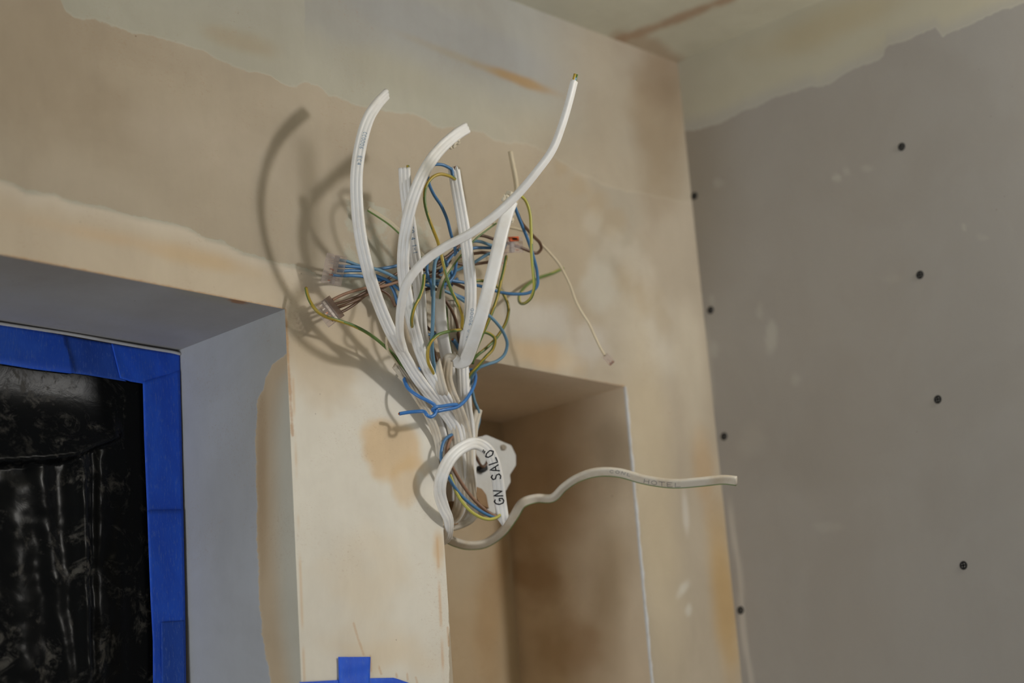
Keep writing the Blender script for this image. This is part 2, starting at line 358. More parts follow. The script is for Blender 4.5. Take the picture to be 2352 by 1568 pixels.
class Shell:
    def __init__(s): s.v = []; s.f = []; s.a = []; s.n = 0
    def grid(s, fn, us, vs, colfn, flip=False):
        uu, vv = np.meshgrid(us, vs, indexing='ij'); P = fn(uu.ravel(), vv.ravel())
        px, py = proj(P); px = np.clip(px, -2500, 5000); py = np.clip(py, -2500, 5000)
        a = colfn(px, py)
        nu, nv = len(us), len(vs); i = np.arange(nu*nv).reshape(nu, nv)
        q = np.stack([i[:-1, :-1], i[1:, :-1], i[1:, 1:], i[:-1, 1:]], -1).reshape(-1, 4)
        if flip: q = q[:, ::-1]
        s.v.append(P); s.f.append(q+s.n); s.a.append(a); s.n += len(P)
    def build(s, name, mat):
        V = np.concatenate(s.v); Fc = np.concatenate(s.f)
        me = bpy.data.meshes.new(name); me.vertices.add(len(V)); me.vertices.foreach_set('co', V.ravel())
        me.loops.add(Fc.size); me.loops.foreach_set('vertex_index', Fc.ravel().astype(np.int32))
        me.polygons.add(len(Fc)); me.polygons.foreach_set('loop_start', np.arange(0, Fc.size, 4, dtype=np.int32))
        me.update(calc_edges=True); me.validate()
        for k, nm in ((0, 'tint'), (1, 'skim')):
            C_ = np.concatenate([a[k] for a in s.a]); at = me.attributes.new(nm, 'FLOAT_COLOR', 'POINT')
            at.data.foreach_set('color', np.concatenate([C_, np.ones((len(C_), 1))], 1).ravel())
        for k, nm in ((2, 'sd'), (3, 'drip'), (4, 'edge')):
            C_ = np.concatenate([a[k] for a in s.a]); at = me.attributes.new(nm, 'FLOAT', 'POINT')
            at.data.foreach_set('value', C_)
        me.materials.append(mat)
        o = bpy.data.objects.new(name, me); COL.objects.link(o); return tag(o, kind='structure')
def seg(a, b, h): n = max(1, int(math.ceil((b-a)/h))); return np.linspace(a, b, n+1)
def lines(*parts):
    out = []
    for p in parts: out = list(out)+[q for q in p if not out or q > out[-1]+1e-7]
    return np.array(out)

# ------------------------------------------------------------------ room
WX, WZ = .9535, ZO+.4439           # window: right side, head
NX0, NX1, NZ = 1.1158, 1.3712, ZO+.4315   # niche: sides, head
XR, ZC = 1.5058, ZO+.8031
WD, ND = .146, .168
XL, WL, WB, NB = -2.2, -.35, .95, 1.0
def wob(z, k): return .0006*np.sin(z*31+k)+.0005*np.sin(z*83+2*k)
def edge_wob(P):
    return P
b = Shell()
def Fp(x, z): # front face of the back wall, arrises slightly wavy
    y = np.zeros_like(x)
    return np.stack([x, y, z], 1)
xs_l = lines(seg(XL, .45, .3), seg(.45, WX, .0025)); zs_t = seg(WZ, ZC, .0025)
b.grid(Fp, xs_l, zs_t, col_back)
xp = seg(WX, NX0, .00125); zlow = lines(seg(0, ZO+.06, .2), seg(ZO+.06, NZ, .0022), seg(NZ, WZ, .0025))
b.grid(Fp, xp, lines(zlow, zs_t), col_back)
xn = seg(NX0, NX1, .0025); b.grid(Fp, xn, lines(seg(NZ, WZ, .0025), zs_t), col_back)
xr_ = seg(NX1, XR, .0025); b.grid(Fp, xr_, lines(zlow, zs_t), col_back)
b.grid(Fp, seg(XL, WL, .3), seg(0, WZ, .3), col_back)
b.grid(Fp, seg(WL, WX, .2), seg(0, WB, .2), col_back)
b.grid(Fp, seg(NX0, NX1, .1), seg(0, NB, .2), col_back)
rev_s = col_plain((172, 170, 170), [(.7, (60, 600, 260, 60, 10, .8, .3), (160, 154, 148)), (.7, (480, 670, 160, 26, 11, .8, .4), (172, 167, 152)), (.8, (545, 692, 26, 5, 10, .4, .5), (170, 118, 74)), (.5, (300, 740, 330, 20, 12, .8, .3), (176, 176, 182))])
zr = lines(seg(WB, ZO+.06, .2), seg(ZO+.06, WZ, .003))
b.grid(lambda y, z: np.stack([np.full_like(y, WX), y, z], 1), seg(0, WD+.06, .003), zr, col_wreveal)
b.grid(lambda y, x: np.stack([x, y, np.full_like(y, WZ)], 1), seg(0, WD+.06, .003), lines(seg(WL, .45, .2), seg(.45, WX, .003)), rev_s)
b.grid(lambda y, z: np.stack([np.full_like(y, WL), y, z], 1), seg(0, WD+.06, .1), seg(WB, WZ, .2), rev_s)
b.grid(lambda y, x: np.stack([x, y, np.full_like(y, WB)], 1), seg(0, WD+.06, .1), seg(WL, WX, .2), rev_s)
nich = col_plain(NICHE, [(.6, (1250, 1130, 120, 120, 0, .8, .4), (174, 146, 112)), (.8, (1230, 1330, 70, 90, 0, .7, .5), (172, 146, 116)), (.7, (1400, 1350, 60, 200, 0, .8, .5), (178, 156, 126)),
     (.6, (1330, 1480, 70, 80, 0, .8, .5), (176, 146, 112)), (.7, (1410, 1050, 50, 100, 0, .8, .4), (176, 158, 134)), (.6, (1260, 1500, 50, 70, 0, .7, .5), (182, 158, 126)), (.4, (1200, 1250, 60, 70, 0, .8, .5), (166, 140, 108))])
nback = col_plain((190, 170, 140), [(.7, (1120, 1420, 40, 140, 0, .8, .4), (180, 152, 114)), (.6, (1060, 1300, 60, 120, 0, .8, .4), (196, 182, 158)), (.6, (1150, 1300, 22, 100, 0, .8, .4), (176, 144, 104))])
zn = lines(seg(NB, ZO+.06, .2), seg(ZO+.06, NZ, .004))
b.grid(lambda y, z: np.stack([np.full_like(y, NX1), y, z], 1), seg(0, ND, .004), zn, nich)
b.grid(lambda y, z: np.stack([np.full_like(y, NX0), y, z], 1), seg(0, ND, .02), zn, nich, True)
b.grid(lambda y, x: np.stack([x, y, np.full_like(y, NZ)], 1), seg(0, ND, .004), seg(NX0, NX1, .004), col_plain((222, 206, 184)))
b.grid(lambda y, x: np.stack([x, y, np.full_like(y, NB)], 1), seg(0, ND, .04), seg(NX0, NX1, .04), nback)
b.grid(lambda x, z: np.stack([x, np.full_like(x, ND), z], 1), seg(NX0, NX1, .004), zn, nback)
b.build('wall_back', MPL)
r = Shell()
r.grid(lambda y, z: np.stack([np.full_like(y, XR), y, z], 1), lines(seg(-3, -.5, .25), seg(-.5, 0, .0035)), lines(seg(0, ZO+.04, .2), seg(ZO+.04, ZC, .0035)), col_right)
r.build('wall_right', MBOARD)
c_ = Shell()
c_.grid(lambda x, y: np.stack([x, y, np.full_like(x, ZC)], 1), lines(seg(XL, 1.0, .2), seg(1.0, XR, .004)), lines(seg(-3, -.4, .2), seg(-.4, 0, .004)), col_ceil)
c_.build('ceiling', MPL)
fl = mesh_obj('floor', [(XL, -3, 0), (XR, -3, 0), (XR, 0, 0), (XL, 0, 0)], [(0, 1, 2, 3)], simple('concrete_screed', (196, 188, 176), .85, .2, .3, 6, .3)); tag(fl, kind='structure')

# ------------------------------------------------------------------ swept shapes
def catmull(P, n=8):
    P = [np.array(p, float) for p in P]; P = [2*P[0]-P[1]]+P+[2*P[-1]-P[-2]]; out = []
    for i in range(1, len(P)-2):
        p0, p1, p2, p3 = P[i-1:i+3]
        d = lambda a, b: max(np.linalg.norm(a[:3]-b[:3])**.5, 1e-5)
        t0 = 0; t1 = t0+d(p0, p1); t2 = t1+d(p1, p2); t3 = t2+d(p2, p3)
        for k in range(n):
            t = t1+(t2-t1)*k/n
            A1 = (t1-t)/(t1-t0)*p0+(t-t0)/(t1-t0)*p1; A2 = (t2-t)/(t2-t1)*p1+(t-t1)/(t2-t1)*p2; A3 = (t3-t)/(t3-t2)*p2+(t-t2)/(t3-t2)*p3
            B1 = (t2-t)/(t2-t0)*A1+(t-t0)/(t2-t0)*A2; B2 = (t3-t)/(t3-t1)*A2+(t-t1)/(t3-t1)*A3
            out.append((t2-t)/(t2-t1)*B1+(t-t1)/(t2-t1)*B2)
    out.append(P[-2]); return np.array(out)
def place(pts):
    """(x, y, off-wall cm[, roll deg]) -> rows of world x, y, z, roll"""
    out = []
    for p in pts:
        s = min(max((p[1]-690)/180, 0), 1); s = s*s*(3-2*s); d = p[2]   # the bunch lies closer to the wall low down
        if d > .3: d -= s*min(1.6, .5*d)
        w_ = onY(p[0], p[1], -d/100.0); out.append([*w_, p[3] if len(p) > 3 else 0.0])
    return out
class Path:
    def __init__(s, pts, n=8, rows=None):
        R_ = catmull(rows if rows is not None else place(pts), n); s.P = R_[:, :3]; s.roll = np.radians(R_[:, 3])
        T = np.gradient(s.P, axis=0); s.T = T/np.linalg.norm(T, axis=1)[:, None]
        s.S = []; s.Nn = []; prev = None
        for p, t, a in zip(s.P, s.T, s.roll):
            v = CAM-p; v /= np.linalg.norm(v)
            s0 = np.cross(t, v); s0 /= max(np.linalg.norm(s0), 1e-6)
            if prev is not None and s0@prev < 0 and abs(t@v) > .9: s0 = -s0
            prev = s0; n0 = np.cross(s0, t)
            s.S.append(math.cos(a)*s0+math.sin(a)*n0); s.Nn.append(-math.sin(a)*s0+math.cos(a)*n0)
        s.S = np.array(s.S); s.Nn = np.array(s.Nn)
        s.L = np.concatenate([[0], np.cumsum(np.linalg.norm(np.diff(s.P, axis=0), axis=1))])
    def at(s, l):
        f = lambda A: np.array([np.interp(l, s.L, A[:, k]) for k in range(3)])
        return f(s.P), f(s.T), f(s.S), f(s.Nn)
def sweep(path, prof, tip=None, widths=None):
    """prof: list of (a across, b out). tip: fn(a)->extra length at the end row"""
    V = []; F = []; m = len(prof)
    for i in range(len(path.P)):
        k = 1.0 if widths is None else widths[i]
        for (a, b_) in prof:
            q = path.P[i]+path.S[i]*a*k+path.Nn[i]*b_*k
            if tip and i == 0: q = q-path.T[i]*tip(a)
            V.append(q)
    for i in range(len(path.P)-1):
        for j in range(m): F.append((i*m+j, i*m+(j+1) % m, (i+1)*m+(j+1) % m, (i+1)*m+j))
    V.append(path.P[0]+path.T[0]*.0006-(path.T[0]*tip(0) if tip else 0)); V.append(path.P[-1]-path.T[-1]*.0006)
    for j in range(m): F.append((len(V)-2, (j+1) % m, j)); F.append((len(V)-1, (len(path.P)-1)*m+j, (len(path.P)-1)*m+(j+1) % m))
    return V, F
def flat_prof(w_, th, lobes=3, n=9):
    top = []
    for k in range(n+1+8):
        a = -1+2*k/(n+8)
        e = (1-abs(a)**5)**.5 if abs(a) < 1 else 0
        g = 1-.17*(0.5-0.5*math.cos(0)) if lobes == 0 else 1-.20*(.5+.5*math.cos(math.pi*(lobes*(a+1)+0)))**3*(abs(a) < .9)
        top.append((a*w_/2, e*g*th/2))
    bot = [(a, -b_) for a, b_ in reversed(top)][1:-1]
    return top+bot
def tube(name, pts, rad, mats, parent=None, stripe=None, n=8, sides=10, rows=None, twist=.0):
    pa = Path(pts, n, rows); pr = [(rad*math.cos(2*math.pi*k/sides), rad*math.sin(2*math.pi*k/sides)) for k in range(sides)]
    V, F = sweep(pa, pr); mi = [0]*len(F)
    if stripe:
        for i in range(len(pa.P)-1):
            sh = int(twist*pa.L[i]*sides)
            for j in range(sides):
                if (j+sh) % sides in stripe: mi[i*sides+j] = 1
    o = mesh_obj(name, V, F, mats, parent, mi); return o, pa
WR = .00138
GY = {0, 1, 8, 9}; GY2 = {3, 4, 5, 6}
def wire(name, pts, kind, label=None, cat='wire', parent=None, rad=WR, group=None):
    ms = {'blue': M['blue'], 'blued': M['blued'], 'brown': M['brown'], 'brownp': M['brownp'], 'ivory': M['ivory'], 'tie': M['tie'], 'white': M['pvc'], 'grn': M['grn'], 'ylw': M['ylw']}
    if kind == 'gy': o, p = tube(name, pts, rad, [M['yel'], M['grn']], parent, GY, twist=14)
    elif kind == 'gyg': o, p = tube(name, pts, rad, [M['grn'], M['yel']], parent, {2, 3, 4}, twist=6)
    elif kind == 'lemon': o, p = tube(name, pts, rad, [M['ylw'], M['grn']], parent, {4, 5, 6}, twist=1.5)
    elif kind == 'gym': o, p = tube(name, pts, rad, [M['grn'], M['yel']], parent, {3, 4}, twist=4)
    else: o, p = tube(name, pts, rad, ms[kind], parent)
    # cut end: a copper dot
    for e, sg in ((0, -1), (-1, 1)):
        if kind in ('blue', 'gy', 'gyg', 'gym', 'brown', 'tie') and e == 0 and parent is None:
            c0 = p.P[e]+p.T[e]*sg*.0002
            c, pp = tube('copper_core', None, rad*.5, M['cu'], o, rows=[[*(c0-p.T[e]*sg*.001), 0], [*c0, 0], [*(c0+p.T[e]*sg*.0006), 0]], n=1)
    if parent is None: tag(o, label, cat, group)
    elif label: o['label'] = label
    return o

# --- pen strokes: glyphs as polylines in a unit box
G = {
 'G': [[(.85, .85), (.55, 1), (.2, .85), (.02, .5), (.15, .12), (.5, 0), (.88, .12), (.95, .45), (.55, .45), (.6, .3)]],
 'N': [[(0, 0), (.12, 1), (.75, 0.05), (.95, 1)]],
 'S': [[(.9, .8), (.6, 1), (.15, .85), (.2, .6), (.75, .42), (.85, .15), (.5, 0), (.05, .1)]],
 'A': [[(0, 0), (.5, 1), (.95, 0)], [(.2, .38), (.8, .38)]],
 'L': [[(.15, 1), (.05, .02), (.85, .05)]],
 'O': [[(.5, 1), (.1, .75), (.05, .3), (.45, 0), (.9, .3), (.9, .75), (.5, 1)]],
 'H': [[(.1, 0), (.15, 1)], [(.12, .5), (.85, .52)], [(.85, 0), (.9, 1)]],
 'T': [[(0, .97), (1, 1)], [(.5, 1), (.48, 0)]],
 'E': [[(.9, 1), (.1, .97), (.08, 0), (.9, .03)], [(.1, .5), (.7, .52)]],
 '0': [[(.5, 1), (.1, .75), (.1, .25), (.5, 0), (.9, .25), (.9, .75), (.5, 1)]],
 '6': [[(.8, .95), (.25, .7), (.1, .25), (.5, 0), (.9, .25), (.5, .5), (.15, .35)]],
 'C': [[(.9, .8), (.5, 1), (.1, .7), (.1, .3), (.5, 0), (.9, .2)]],
 '4': [[(.7, 0), (.7, 1), (.05, .35), (.95, .35)]], '5': [[(.85, 1), (.2, 1), (.15, .55), (.7, .6), (.85, .25), (.5, 0), (.1, .1)]],
 '1': [[(.3, .8), (.6, 1), (.6, 0)]], '-': [[(.1, .5), (.9, .5)]], '"': [[(.2, 1), (.3, .7)], [(.6, 1), (.7, .7)]], '/': [[(0, 0), (.8, 1)]], ' ': []}
def writing(path, th, text, l0, dl, h, adv, mat, parent, rev=False, across0=0.0, pen=.0006, w_=.72, side=1, name='handwriting'):
    """text on the flat face; l grows along the path, rev = read against the path"""
    V = []; F = []
    for i, ch in enumerate(text):
        base = l0+i*adv*(-1 if rev else 1)
        for st in G.get(ch, []):
            pts = []
            for k in range(len(st)-1):
                for q in range(4):
                    a = st[k][0]+(st[k+1][0]-st[k][0])*q/4; b_ = st[k][1]+(st[k+1][1]-st[k][1])*q/4; pts.append((a, b_))
            pts.append(st[-1])
            W = []
            for a, b_ in pts:
                l = base+a*adv*w_*(-1 if rev else 1); P, T, S, Nn = path.at(l)
                s_ = (b_-.5)*h*(1 if rev else -1)+across0
                s_ = s_*side
                W.append((P+S*s_+Nn*(th/2+.00004), Nn))
            n0 = len(V)
            for k in range(len(W)):
                t = W[min(k+1, len(W)-1)][0]-W[max(k-1, 0)][0]; nn = W[k][1]; sd_ = np.cross(nn, t); sd_ /= max(np.linalg.norm(sd_), 1e-9)
                V += [W[k][0]+sd_*pen/2, W[k][0]+nn*.00012, W[k][0]-sd_*pen/2]
            for k in range(len(W)-1):
                a0 = n0+3*k; F += [(a0, a0+3, a0+4, a0+1), (a0+1, a0+4, a0+5, a0+2)]
    return mesh_obj(name, V, F, mat, parent)

CW, CT = .0102, .0050
def cable(pts, label, w_=CW, th=CT, mat='pvc', lobes=3, tip=None, n=8, name='flat_cable', cat='cable', widths=None):
    """first point is the free end"""
    if pts[-1][1] == 1180:
        x = pts[-1][0]; pts = pts[:-1]+[(x-3, 1160, -1.1), (x-22, 1192, -2.2), (965, 1203, -3.2)]
    pa = Path(pts, n); rt = root(name, pa.P[-1], label, cat)
    V, F = sweep(pa, flat_prof(w_, th, lobes), tip)
    sh = mesh_obj('sheath', V, F, M[mat], rt)
    return rt, sh, pa
def stubs(rt, pa, kinds, w_=CW, le=.0025, rad=WR*.9):
    for k, kd in enumerate(kinds):
        a = (k-(len(kinds)-1)/2)*w_*.28; P0 = pa.P[0]+pa.S[0]*a; t = pa.T[0]
        L_ = le[k] if isinstance(le, (list, tuple)) else le
        o, _ = tube('core_wire', None, rad, [M['yel'], M['grn']] if kd == 'gy' else M[kd], rt, GY if kd == 'gy' else None, n=2, rows=[[*(P0+t*.003), 0], [*P0, 0], [*(P0-t*L_), 0]])

exec_parts = True
# ---- C1 tall left cable
rt, sh, p1 = cable([(888, 216, 6.3, 45), (866, 240, 6.5, 30), (845, 275, 6.8, 12), (829, 330, 7.0), (819, 400, 7.0), (820, 470, 6.8), (826, 530, 6.5), (840, 600, 6.0), (862, 675, 5.2), (892, 750, 4.6), (925, 812, 4.2), (958, 866, 3.9), (990, 908, 3.6), (1020, 944, 3.1), (1046, 985, 2.0), (1056, 1040, .9), (1060, 1110, -.3), (1062, 1180, -2)],
    'tall white flat cable curving up furthest left, blue print on its side')
writing(p1, CT, 'CC0006  EC4', .058, 0, .0032, .0030, M['bink'], sh, across0=-.0012, pen=.0003, name='printed_text')
# ---- C2
rt, sh, p2 = cable([(1072, 294, 8.5, 10), (1050, 308, 8.6, 8), (1015, 338, 8.6, 4), (985, 376, 8.8), (962, 420, 8.8), (943, 475, 8.3), (932, 530, 7.6), (926, 590, 6.7), (928, 640, 5.8), (938, 700, 5.0), (952, 760, 4.6), (970, 820, 4.5), (992, 868, 4.3), (1022, 912, 4.0), (1046, 955, 3.0), (1058, 1005, 1.4), (1050, 1055, -.2), (1015, 1100, -2), (955, 1110, -3.2)],
    'white flat cable leaning right with plaster crumbs under its cut end, behind the blue loop')
stubs(rt, p2, ['gy', 'pvc', 'pvc'], le=[.0008, .0002, .0002])
def crumbs(name, cx, cy, dep, r_, n, par, mat, elong=(1, 1), ang=0, seed=1):
    rnd = random.Random(seed); bm = bmesh.new()
    for k in range(n):
        a = math.radians(ang); t = (k/(n-1)-.5)*2
        x = cx+t*elong[0]*math.cos(a)+rnd.uniform(-1, 1)*elong[1]; y = cy+t*elong[0]*math.sin(a)+rnd.uniform(-1, 1)*elong[1]
        P = onY(x, y, -dep/100+rnd.uniform(-.001, .001)); s_ = r_*rnd.uniform(.6, 1.2)
        g = bmesh.ops.create_icosphere(bm, subdivisions=2, radius=s_)
        for v in g['verts']:
            v.co *= 1+rnd.uniform(-.22, .22); v.co += Vector(P-np.array(parent_loc(par)))
    me = bpy.data.meshes.new(name); bm.to_mesh(me); bm.free(); me.materials.append(mat)
    o = bpy.data.objects.new(name, me); COL.objects.link(o); o.parent = par; return o
crumbs('plaster_crumbs', 1046, 330, 8.6, .0018, 8, rt, M['chunk'], (13, 2), -42)
# ---- C4 short upright
rt, sh, p4 = cable([(929, 386, 7.9), (931, 430, 7.7), (938, 490, 7.0), (948, 560, 5.8), (958, 625, 4.6), (965, 690, 3.6), (967, 745, 3.4), (976, 800, 3.2), (996, 860, 2.8), (1016, 915, 2.4), (1030, 962, 1.5), (1030, 1005, .4), (1005, 1045, -1.4), (955, 1060, -3)],
    'straight white flat cable with squarely cut top standing behind the leaning one')
stubs(rt, p4, ['gy', 'pvc', 'pvc'], le=[.0022, .0002, .0002])
writing(p4, CT, '50 4 1-1', .049, 0, .0036, .0032, M['bink'], sh, across0=-.001, pen=.0004, name='printed_text')
# ---- C5 upright with cores
def jag(a): return .0025*math.sin(a*1800)+.0015
rt, sh, p5 = cable([(1043, 392, 7.4), (1048, 425, 7.4), (1058, 480, 7.2), (1068, 540, 7.0), (1076, 600, 6.6), (1081, 660, 6.1), (1079, 720, 5.6), (1070, 775, 4.9), (1064, 830, 3.3), (1068, 890, 2.7), (1072, 950, 2.0), (1078, 1020, .9), (1080, 1180, -2.2)],
    'white flat cable with blue and green-yellow cores looping left from its torn top', tip=jag)
wire('core_wire', [(1040, 405, 7.4), (1037, 390, 7.5), (1031, 385, 7.6), (1014, 378, 7.6), (995, 379, 7.4), (983, 393, 7.1), (985, 420, 6.8), (996, 446, 6.4), (1014, 474, 6.0), (1027, 504, 5.7), (1036, 538, 5.2), (1044, 564, 4.9), (1047, 589, 4.7), (1047, 612, 4.5), (1042, 632, 4.2), (1030, 648, 4.0), (1018, 655, 3.8)], 'blue', 'blue core wire', parent=rt)
wire('core_wire', [(1046, 412, 7.5), (1036, 406, 7.7), (1025, 402, 7.8), (1010, 400, 7.8), (991, 409, 7.7), (978, 430, 7.5), (975, 456, 7.3), (981, 489, 7.2), (994, 525, 7.0), (1006, 556, 6.6), (1015, 590, 6.4), (1024, 629, 6.4), (1038, 670, 6.2), (1054, 703, 6.0), (1062, 728, 5.5), (1061, 752, 5.0), (1064, 775, 4.3)], 'gy', 'green-yellow core wire', parent=rt)
wire('core_wire', [(1050, 405, 7.3), (1047, 390, 7.3), (1044, 382, 7.3)], 'brownp', 'short brown core wire', parent=rt, rad=.0017)
writing(p5, CT, '00006 0 6000', .118, 0, .0028, .0030, M['bink'], sh, across0=-.0018, pen=.00025, name='printed_text')
# ---- C3 sweeping, seen on its edge
rt, sh, p3 = cable([(1319, 186, 20.5, 62), (1308, 230, 20.0, 60), (1290, 290, 19.2, 56), (1268, 345, 18.3, 52), (1232, 395, 17.2, 48), (1190, 445, 15.8, 42), (1140, 492, 14.4, 38), (1080, 536, 12.8, 34), (1020, 568, 11.2, 30), (968, 606, 9.8, 26), (934, 652, 8.6, 30), (921, 705, 7.2, 40), (918, 755, 6.0, 50), (924, 790, 4.6, 60), (945, 850, 3.0, 40), (975, 905, 2.0, 10), (1005, 960, 1.0), (1020, 1030, 0), (1000, 1080, -1.6), (955, 1090, -3)],
    'long smooth white cable sweeping across the bunch and up to the right', lobes=0, w_=.0076, th=.0046)
stubs(rt, p3, ['grn', 'tie', 'yel'], le=[.0062, .003, .0055], w_=.006, rad=.0011)
# ---- C6 wide right with fold
rt, sh, p6 = cable([(1176, 462, 9.6, 20), (1168, 480, 9.5, 10), (1156, 520, 9.3), (1143, 575, 9.0), (1129, 635, 8.5), (1115, 690, 7.9), (1101, 740, 7.3), (1086, 785, 6.6, 0), (1076, 812, 6.0, 0), (1067, 829, 5.5, 5), (1053, 832, 5.1, 22), (1040, 824, 4.9, 34)],
    'broad white cable at right, smooth side out, dried plaster stuck beside its top', w_=.0112, lobes=0)
crumbs('plaster_crumbs', 1170, 485, 9.4, .0030, 9, rt, M['chunk'], (20, 4), 82, 4)
crumbs('plaster_crumbs', 1163, 452, 9.2, .0034, 4, rt, M['chunk'], (8, 4), -30, 6)
fold = [(1058, 832, 5.0), (1048, 829, 4.9), (1040, 824, 4.9), (1030, 824, 4.8), (1027, 840, 4.6), (1026, 870, 4.4), (1036, 905, 4.2), (1052, 940, 3.9), (1064, 975, 2.8), (1072, 1010, 1.9), (1074, 1060, 1.0), (1078, 1110, .4), (1083, 1155, -.4), (1082, 1186, -1.4), (1040, 1206, -2.4), (960, 1206, -3.2)]
# the folded run is the lower half of the same cable
pf = Path([(x, y, d, r_) for (x, y, d), r_ in zip(fold, [22, 30, 34, 25, 10, 0, 0, 0, 0, 0, 0, 0, 0, 0, 0, 0, 0])], 8)
V, F = sweep(pf, flat_prof(.0100, .0046, 3)); mesh_obj('folded_sheath', V, F, M['pvcd'], rt)
wire('core_wire', [(1165, 470, 9.2), (1178, 464, 9.0), (1188, 490, 8.7), (1200, 520, 8.4), (1213, 552, 8.1), (1226, 592, 7.7), (1234, 628, 7.2), (1233, 658, 6.8), (1215, 672, 6.3), (1180, 675, 5.6), (1150, 671, 5.0), (1128, 664, 4.7), (1100, 656, 4.2), (1067, 649, 3.8), (1042, 645, 3.6), (1012, 640, 3.4)], 'blue', 'blue core wire', parent=rt)
wire('core_wire', [(1172, 466, 9.4), (1182, 452, 9.3), (1195, 449, 9.2), (1208, 462, 9.1), (1217, 488, 9.1), (1220, 530, 9.0), (1221, 580, 9.0), (1225, 630, 8.8), (1227, 658, 8.4), (1221, 681, 7.6), (1209, 694, 6.4), (1198, 697, 5.0), (1192, 688, 3.2), (1196, 671, 1.8), (1214, 652, 1.0), (1240, 637, .5), (1270, 627, .4), (1293, 616, .4)], 'lemon', 'lemon and green core wire', parent=rt)
wire('core_wire', [(1176, 470, 8.6), (1186, 484, 8.3), (1198, 510, 7.8), (1213, 529, 7.2), (1228, 545, 6.6), (1240, 558, 6.2), (1243, 571, 5.9), (1234, 581, 5.6), (1218, 577, 5.4), (1200, 570, 5.2), (1180, 563, 5.0), (1162, 557, 4.8)], 'brown', 'brown core wire', parent=rt)
# ---- C7 centre sheath, slit top
rt, sh, p7 = cable([(1009, 690, 3.9), (1012, 730, 3.9), (1018, 780, 3.8), (1028, 830, 3.5), (1040, 880, 3.2), (1055, 935, 2.6), (1066, 1000, 1.2), (1072, 1100, -.4), (1076, 1180, -2.6)],
    'short white cable in the middle with its top slit into two points', tip=lambda a: .012*abs(abs(a)-.0006)/.0045+.001, lobes=0)
wire('core_wire', [(1012, 700, 3.6), (1019, 687, 3.5), (1030, 700, 3.5), (1040, 718, 3.5), (1049, 744, 3.4), (1053, 767, 3.2), (1056, 790, 3.0)], 'brown', parent=rt)
wire('core_wire', [(1020, 700, 3.2), (1024, 705, 3.1), (1027, 750, 3.0), (1033, 795, 3.0), (1040, 830, 3.0)], 'grn', parent=rt, rad=.0011)
# ---- C8 right lower
rt, sh, p8 = cable([(1063, 842, 4.2), (1064, 870, 4.2), (1066, 905, 4.0), (1071, 940, 3.4), (1078, 985, 2.3), (1078, 1040, 1.2), (1080, 1120, -.2), (1078, 1180, -2.4)],
    'white grooved cable right of the bunch, directly under the fold of the broad cable')
# ---- C9 opened sheath left of centre
rt, sh, p9 = cable([(1001, 842, 4.7), (1006, 865, 4.6), (1014, 895, 4.3), (1025, 930, 3.3), (1038, 975, 2.0), (1048, 1050, .6), (1058, 1180, -2)],
    'white cable with a ragged open end out of which green-yellow and blue wires rise', tip=lambda a: .002+.9*abs(a), mat='pvcd')
wire('core_wire', [(1000, 868, 4.5), (998, 845, 4.7), (994, 818, 4.9), (992, 780, 5.0), (994, 740, 5.1), (995, 700, 5.1), (996, 652, 5.0), (997, 622, 5.0), (1000, 600, 5.0), (1008, 585, 4.8)], 'blued', parent=rt, rad=.0016)
wire('core_wire', [(1001, 872, 4.4), (994, 854, 4.7), (984, 832, 5.2), (982, 808, 5.3), (988, 788, 5.4), (1003, 771, 5.4), (1026, 762, 5.3), (1058, 757, 5.1)], 'gy', parent=rt)
wire('core_wire', [(1008, 868, 4.5), (1008, 846, 4.5), (1002, 820, 4.2), (992, 795, 3.6), (980, 770, 3.0)], 'brown', parent=rt)
# ---- C10, C11, C12 behind
rt, sh, p10 = cable([(908, 838, 2.2, 50), (930, 868, 2.2, 30), (955, 905, 2.1, 10), (980, 945, 1.9), (1000, 990, 1.2), (1010, 1035, .5), (1003, 1080, -1), (955, 1100, -3)],
    'dusty white cable lowest at the left side of the bunch, crossed by the blue tie', mat='pvcd', w_=.0075)
rt, sh, p11 = cable([(1036, 690, 2.4), (1038, 740, 2.5), (1042, 800, 2.4), (1050, 850, 2.2), (1058, 910, 1.8), (1062, 970, 1.2), (1066, 1060, .2), (1070, 1180, -2.6)],
    'white cable deep in the middle of the bunch beside the slit one', mat='pvcd', w_=.009)
rt, sh, p12 = cable([(1098, 940, 1.5, 30), (1094, 955, 1.4, 25), (1089, 975, 1.2, 20), (1084, 1020, .8, 0), (1078, 1100, -.2), (1070, 1180, -2.6)],
    'thin white cable end at the right below the blue tie', mat='pvcd', w_=.0085, lobes=2)
# ---- GN SALON loop
rt, sh, pg = cable([(1154, 1184, 2.7, 0), (1149, 1150, 3.1, 0), (1143, 1100, 3.8, 0), (1133, 1058, 4.3, -6), (1117, 1030, 4.5, -12), (1090, 1018, 4.5, -14), (1058, 1030, 4.4, -10), (1032, 1056, 4.2, -4), (1015, 1092, 3.8, 0), (1010, 1130, 3.0, 10), (1019, 1165, 1.9, 30), (1030, 1192, .8, 50), (1031, 1216, -.4, 60), (1020, 1240, -2.0, 60), (985, 1248, -3.2, 60)],
    'white flat cable looped over with a handwritten note on its hanging end', w_=.0108, tip=lambda a: .0088-abs(a+.0013)*(2.0 if a < -.0013 else 1.15))
writing(pg, CT, 'GN SALO"', .0104, 0, .0084, .0077, M['ink'], sh, rev=False, pen=.0011, across0=-.0011, w_=.78)
wire('core_wire', [(1150, 1180, 2.4), (1141, 1188, 2.4), (1120, 1182, 2.6), (1092, 1165, 2.5), (1062, 1140, 2.3), (1040, 1112, 2.2), (1026, 1086, 2.2), (1014, 1058, 2.2), (1014, 1034, 2.2), (1020, 1013, 2.1), (1032, 1001, 1.9), (1042, 997, 1.2)], 'blue', parent=rt)
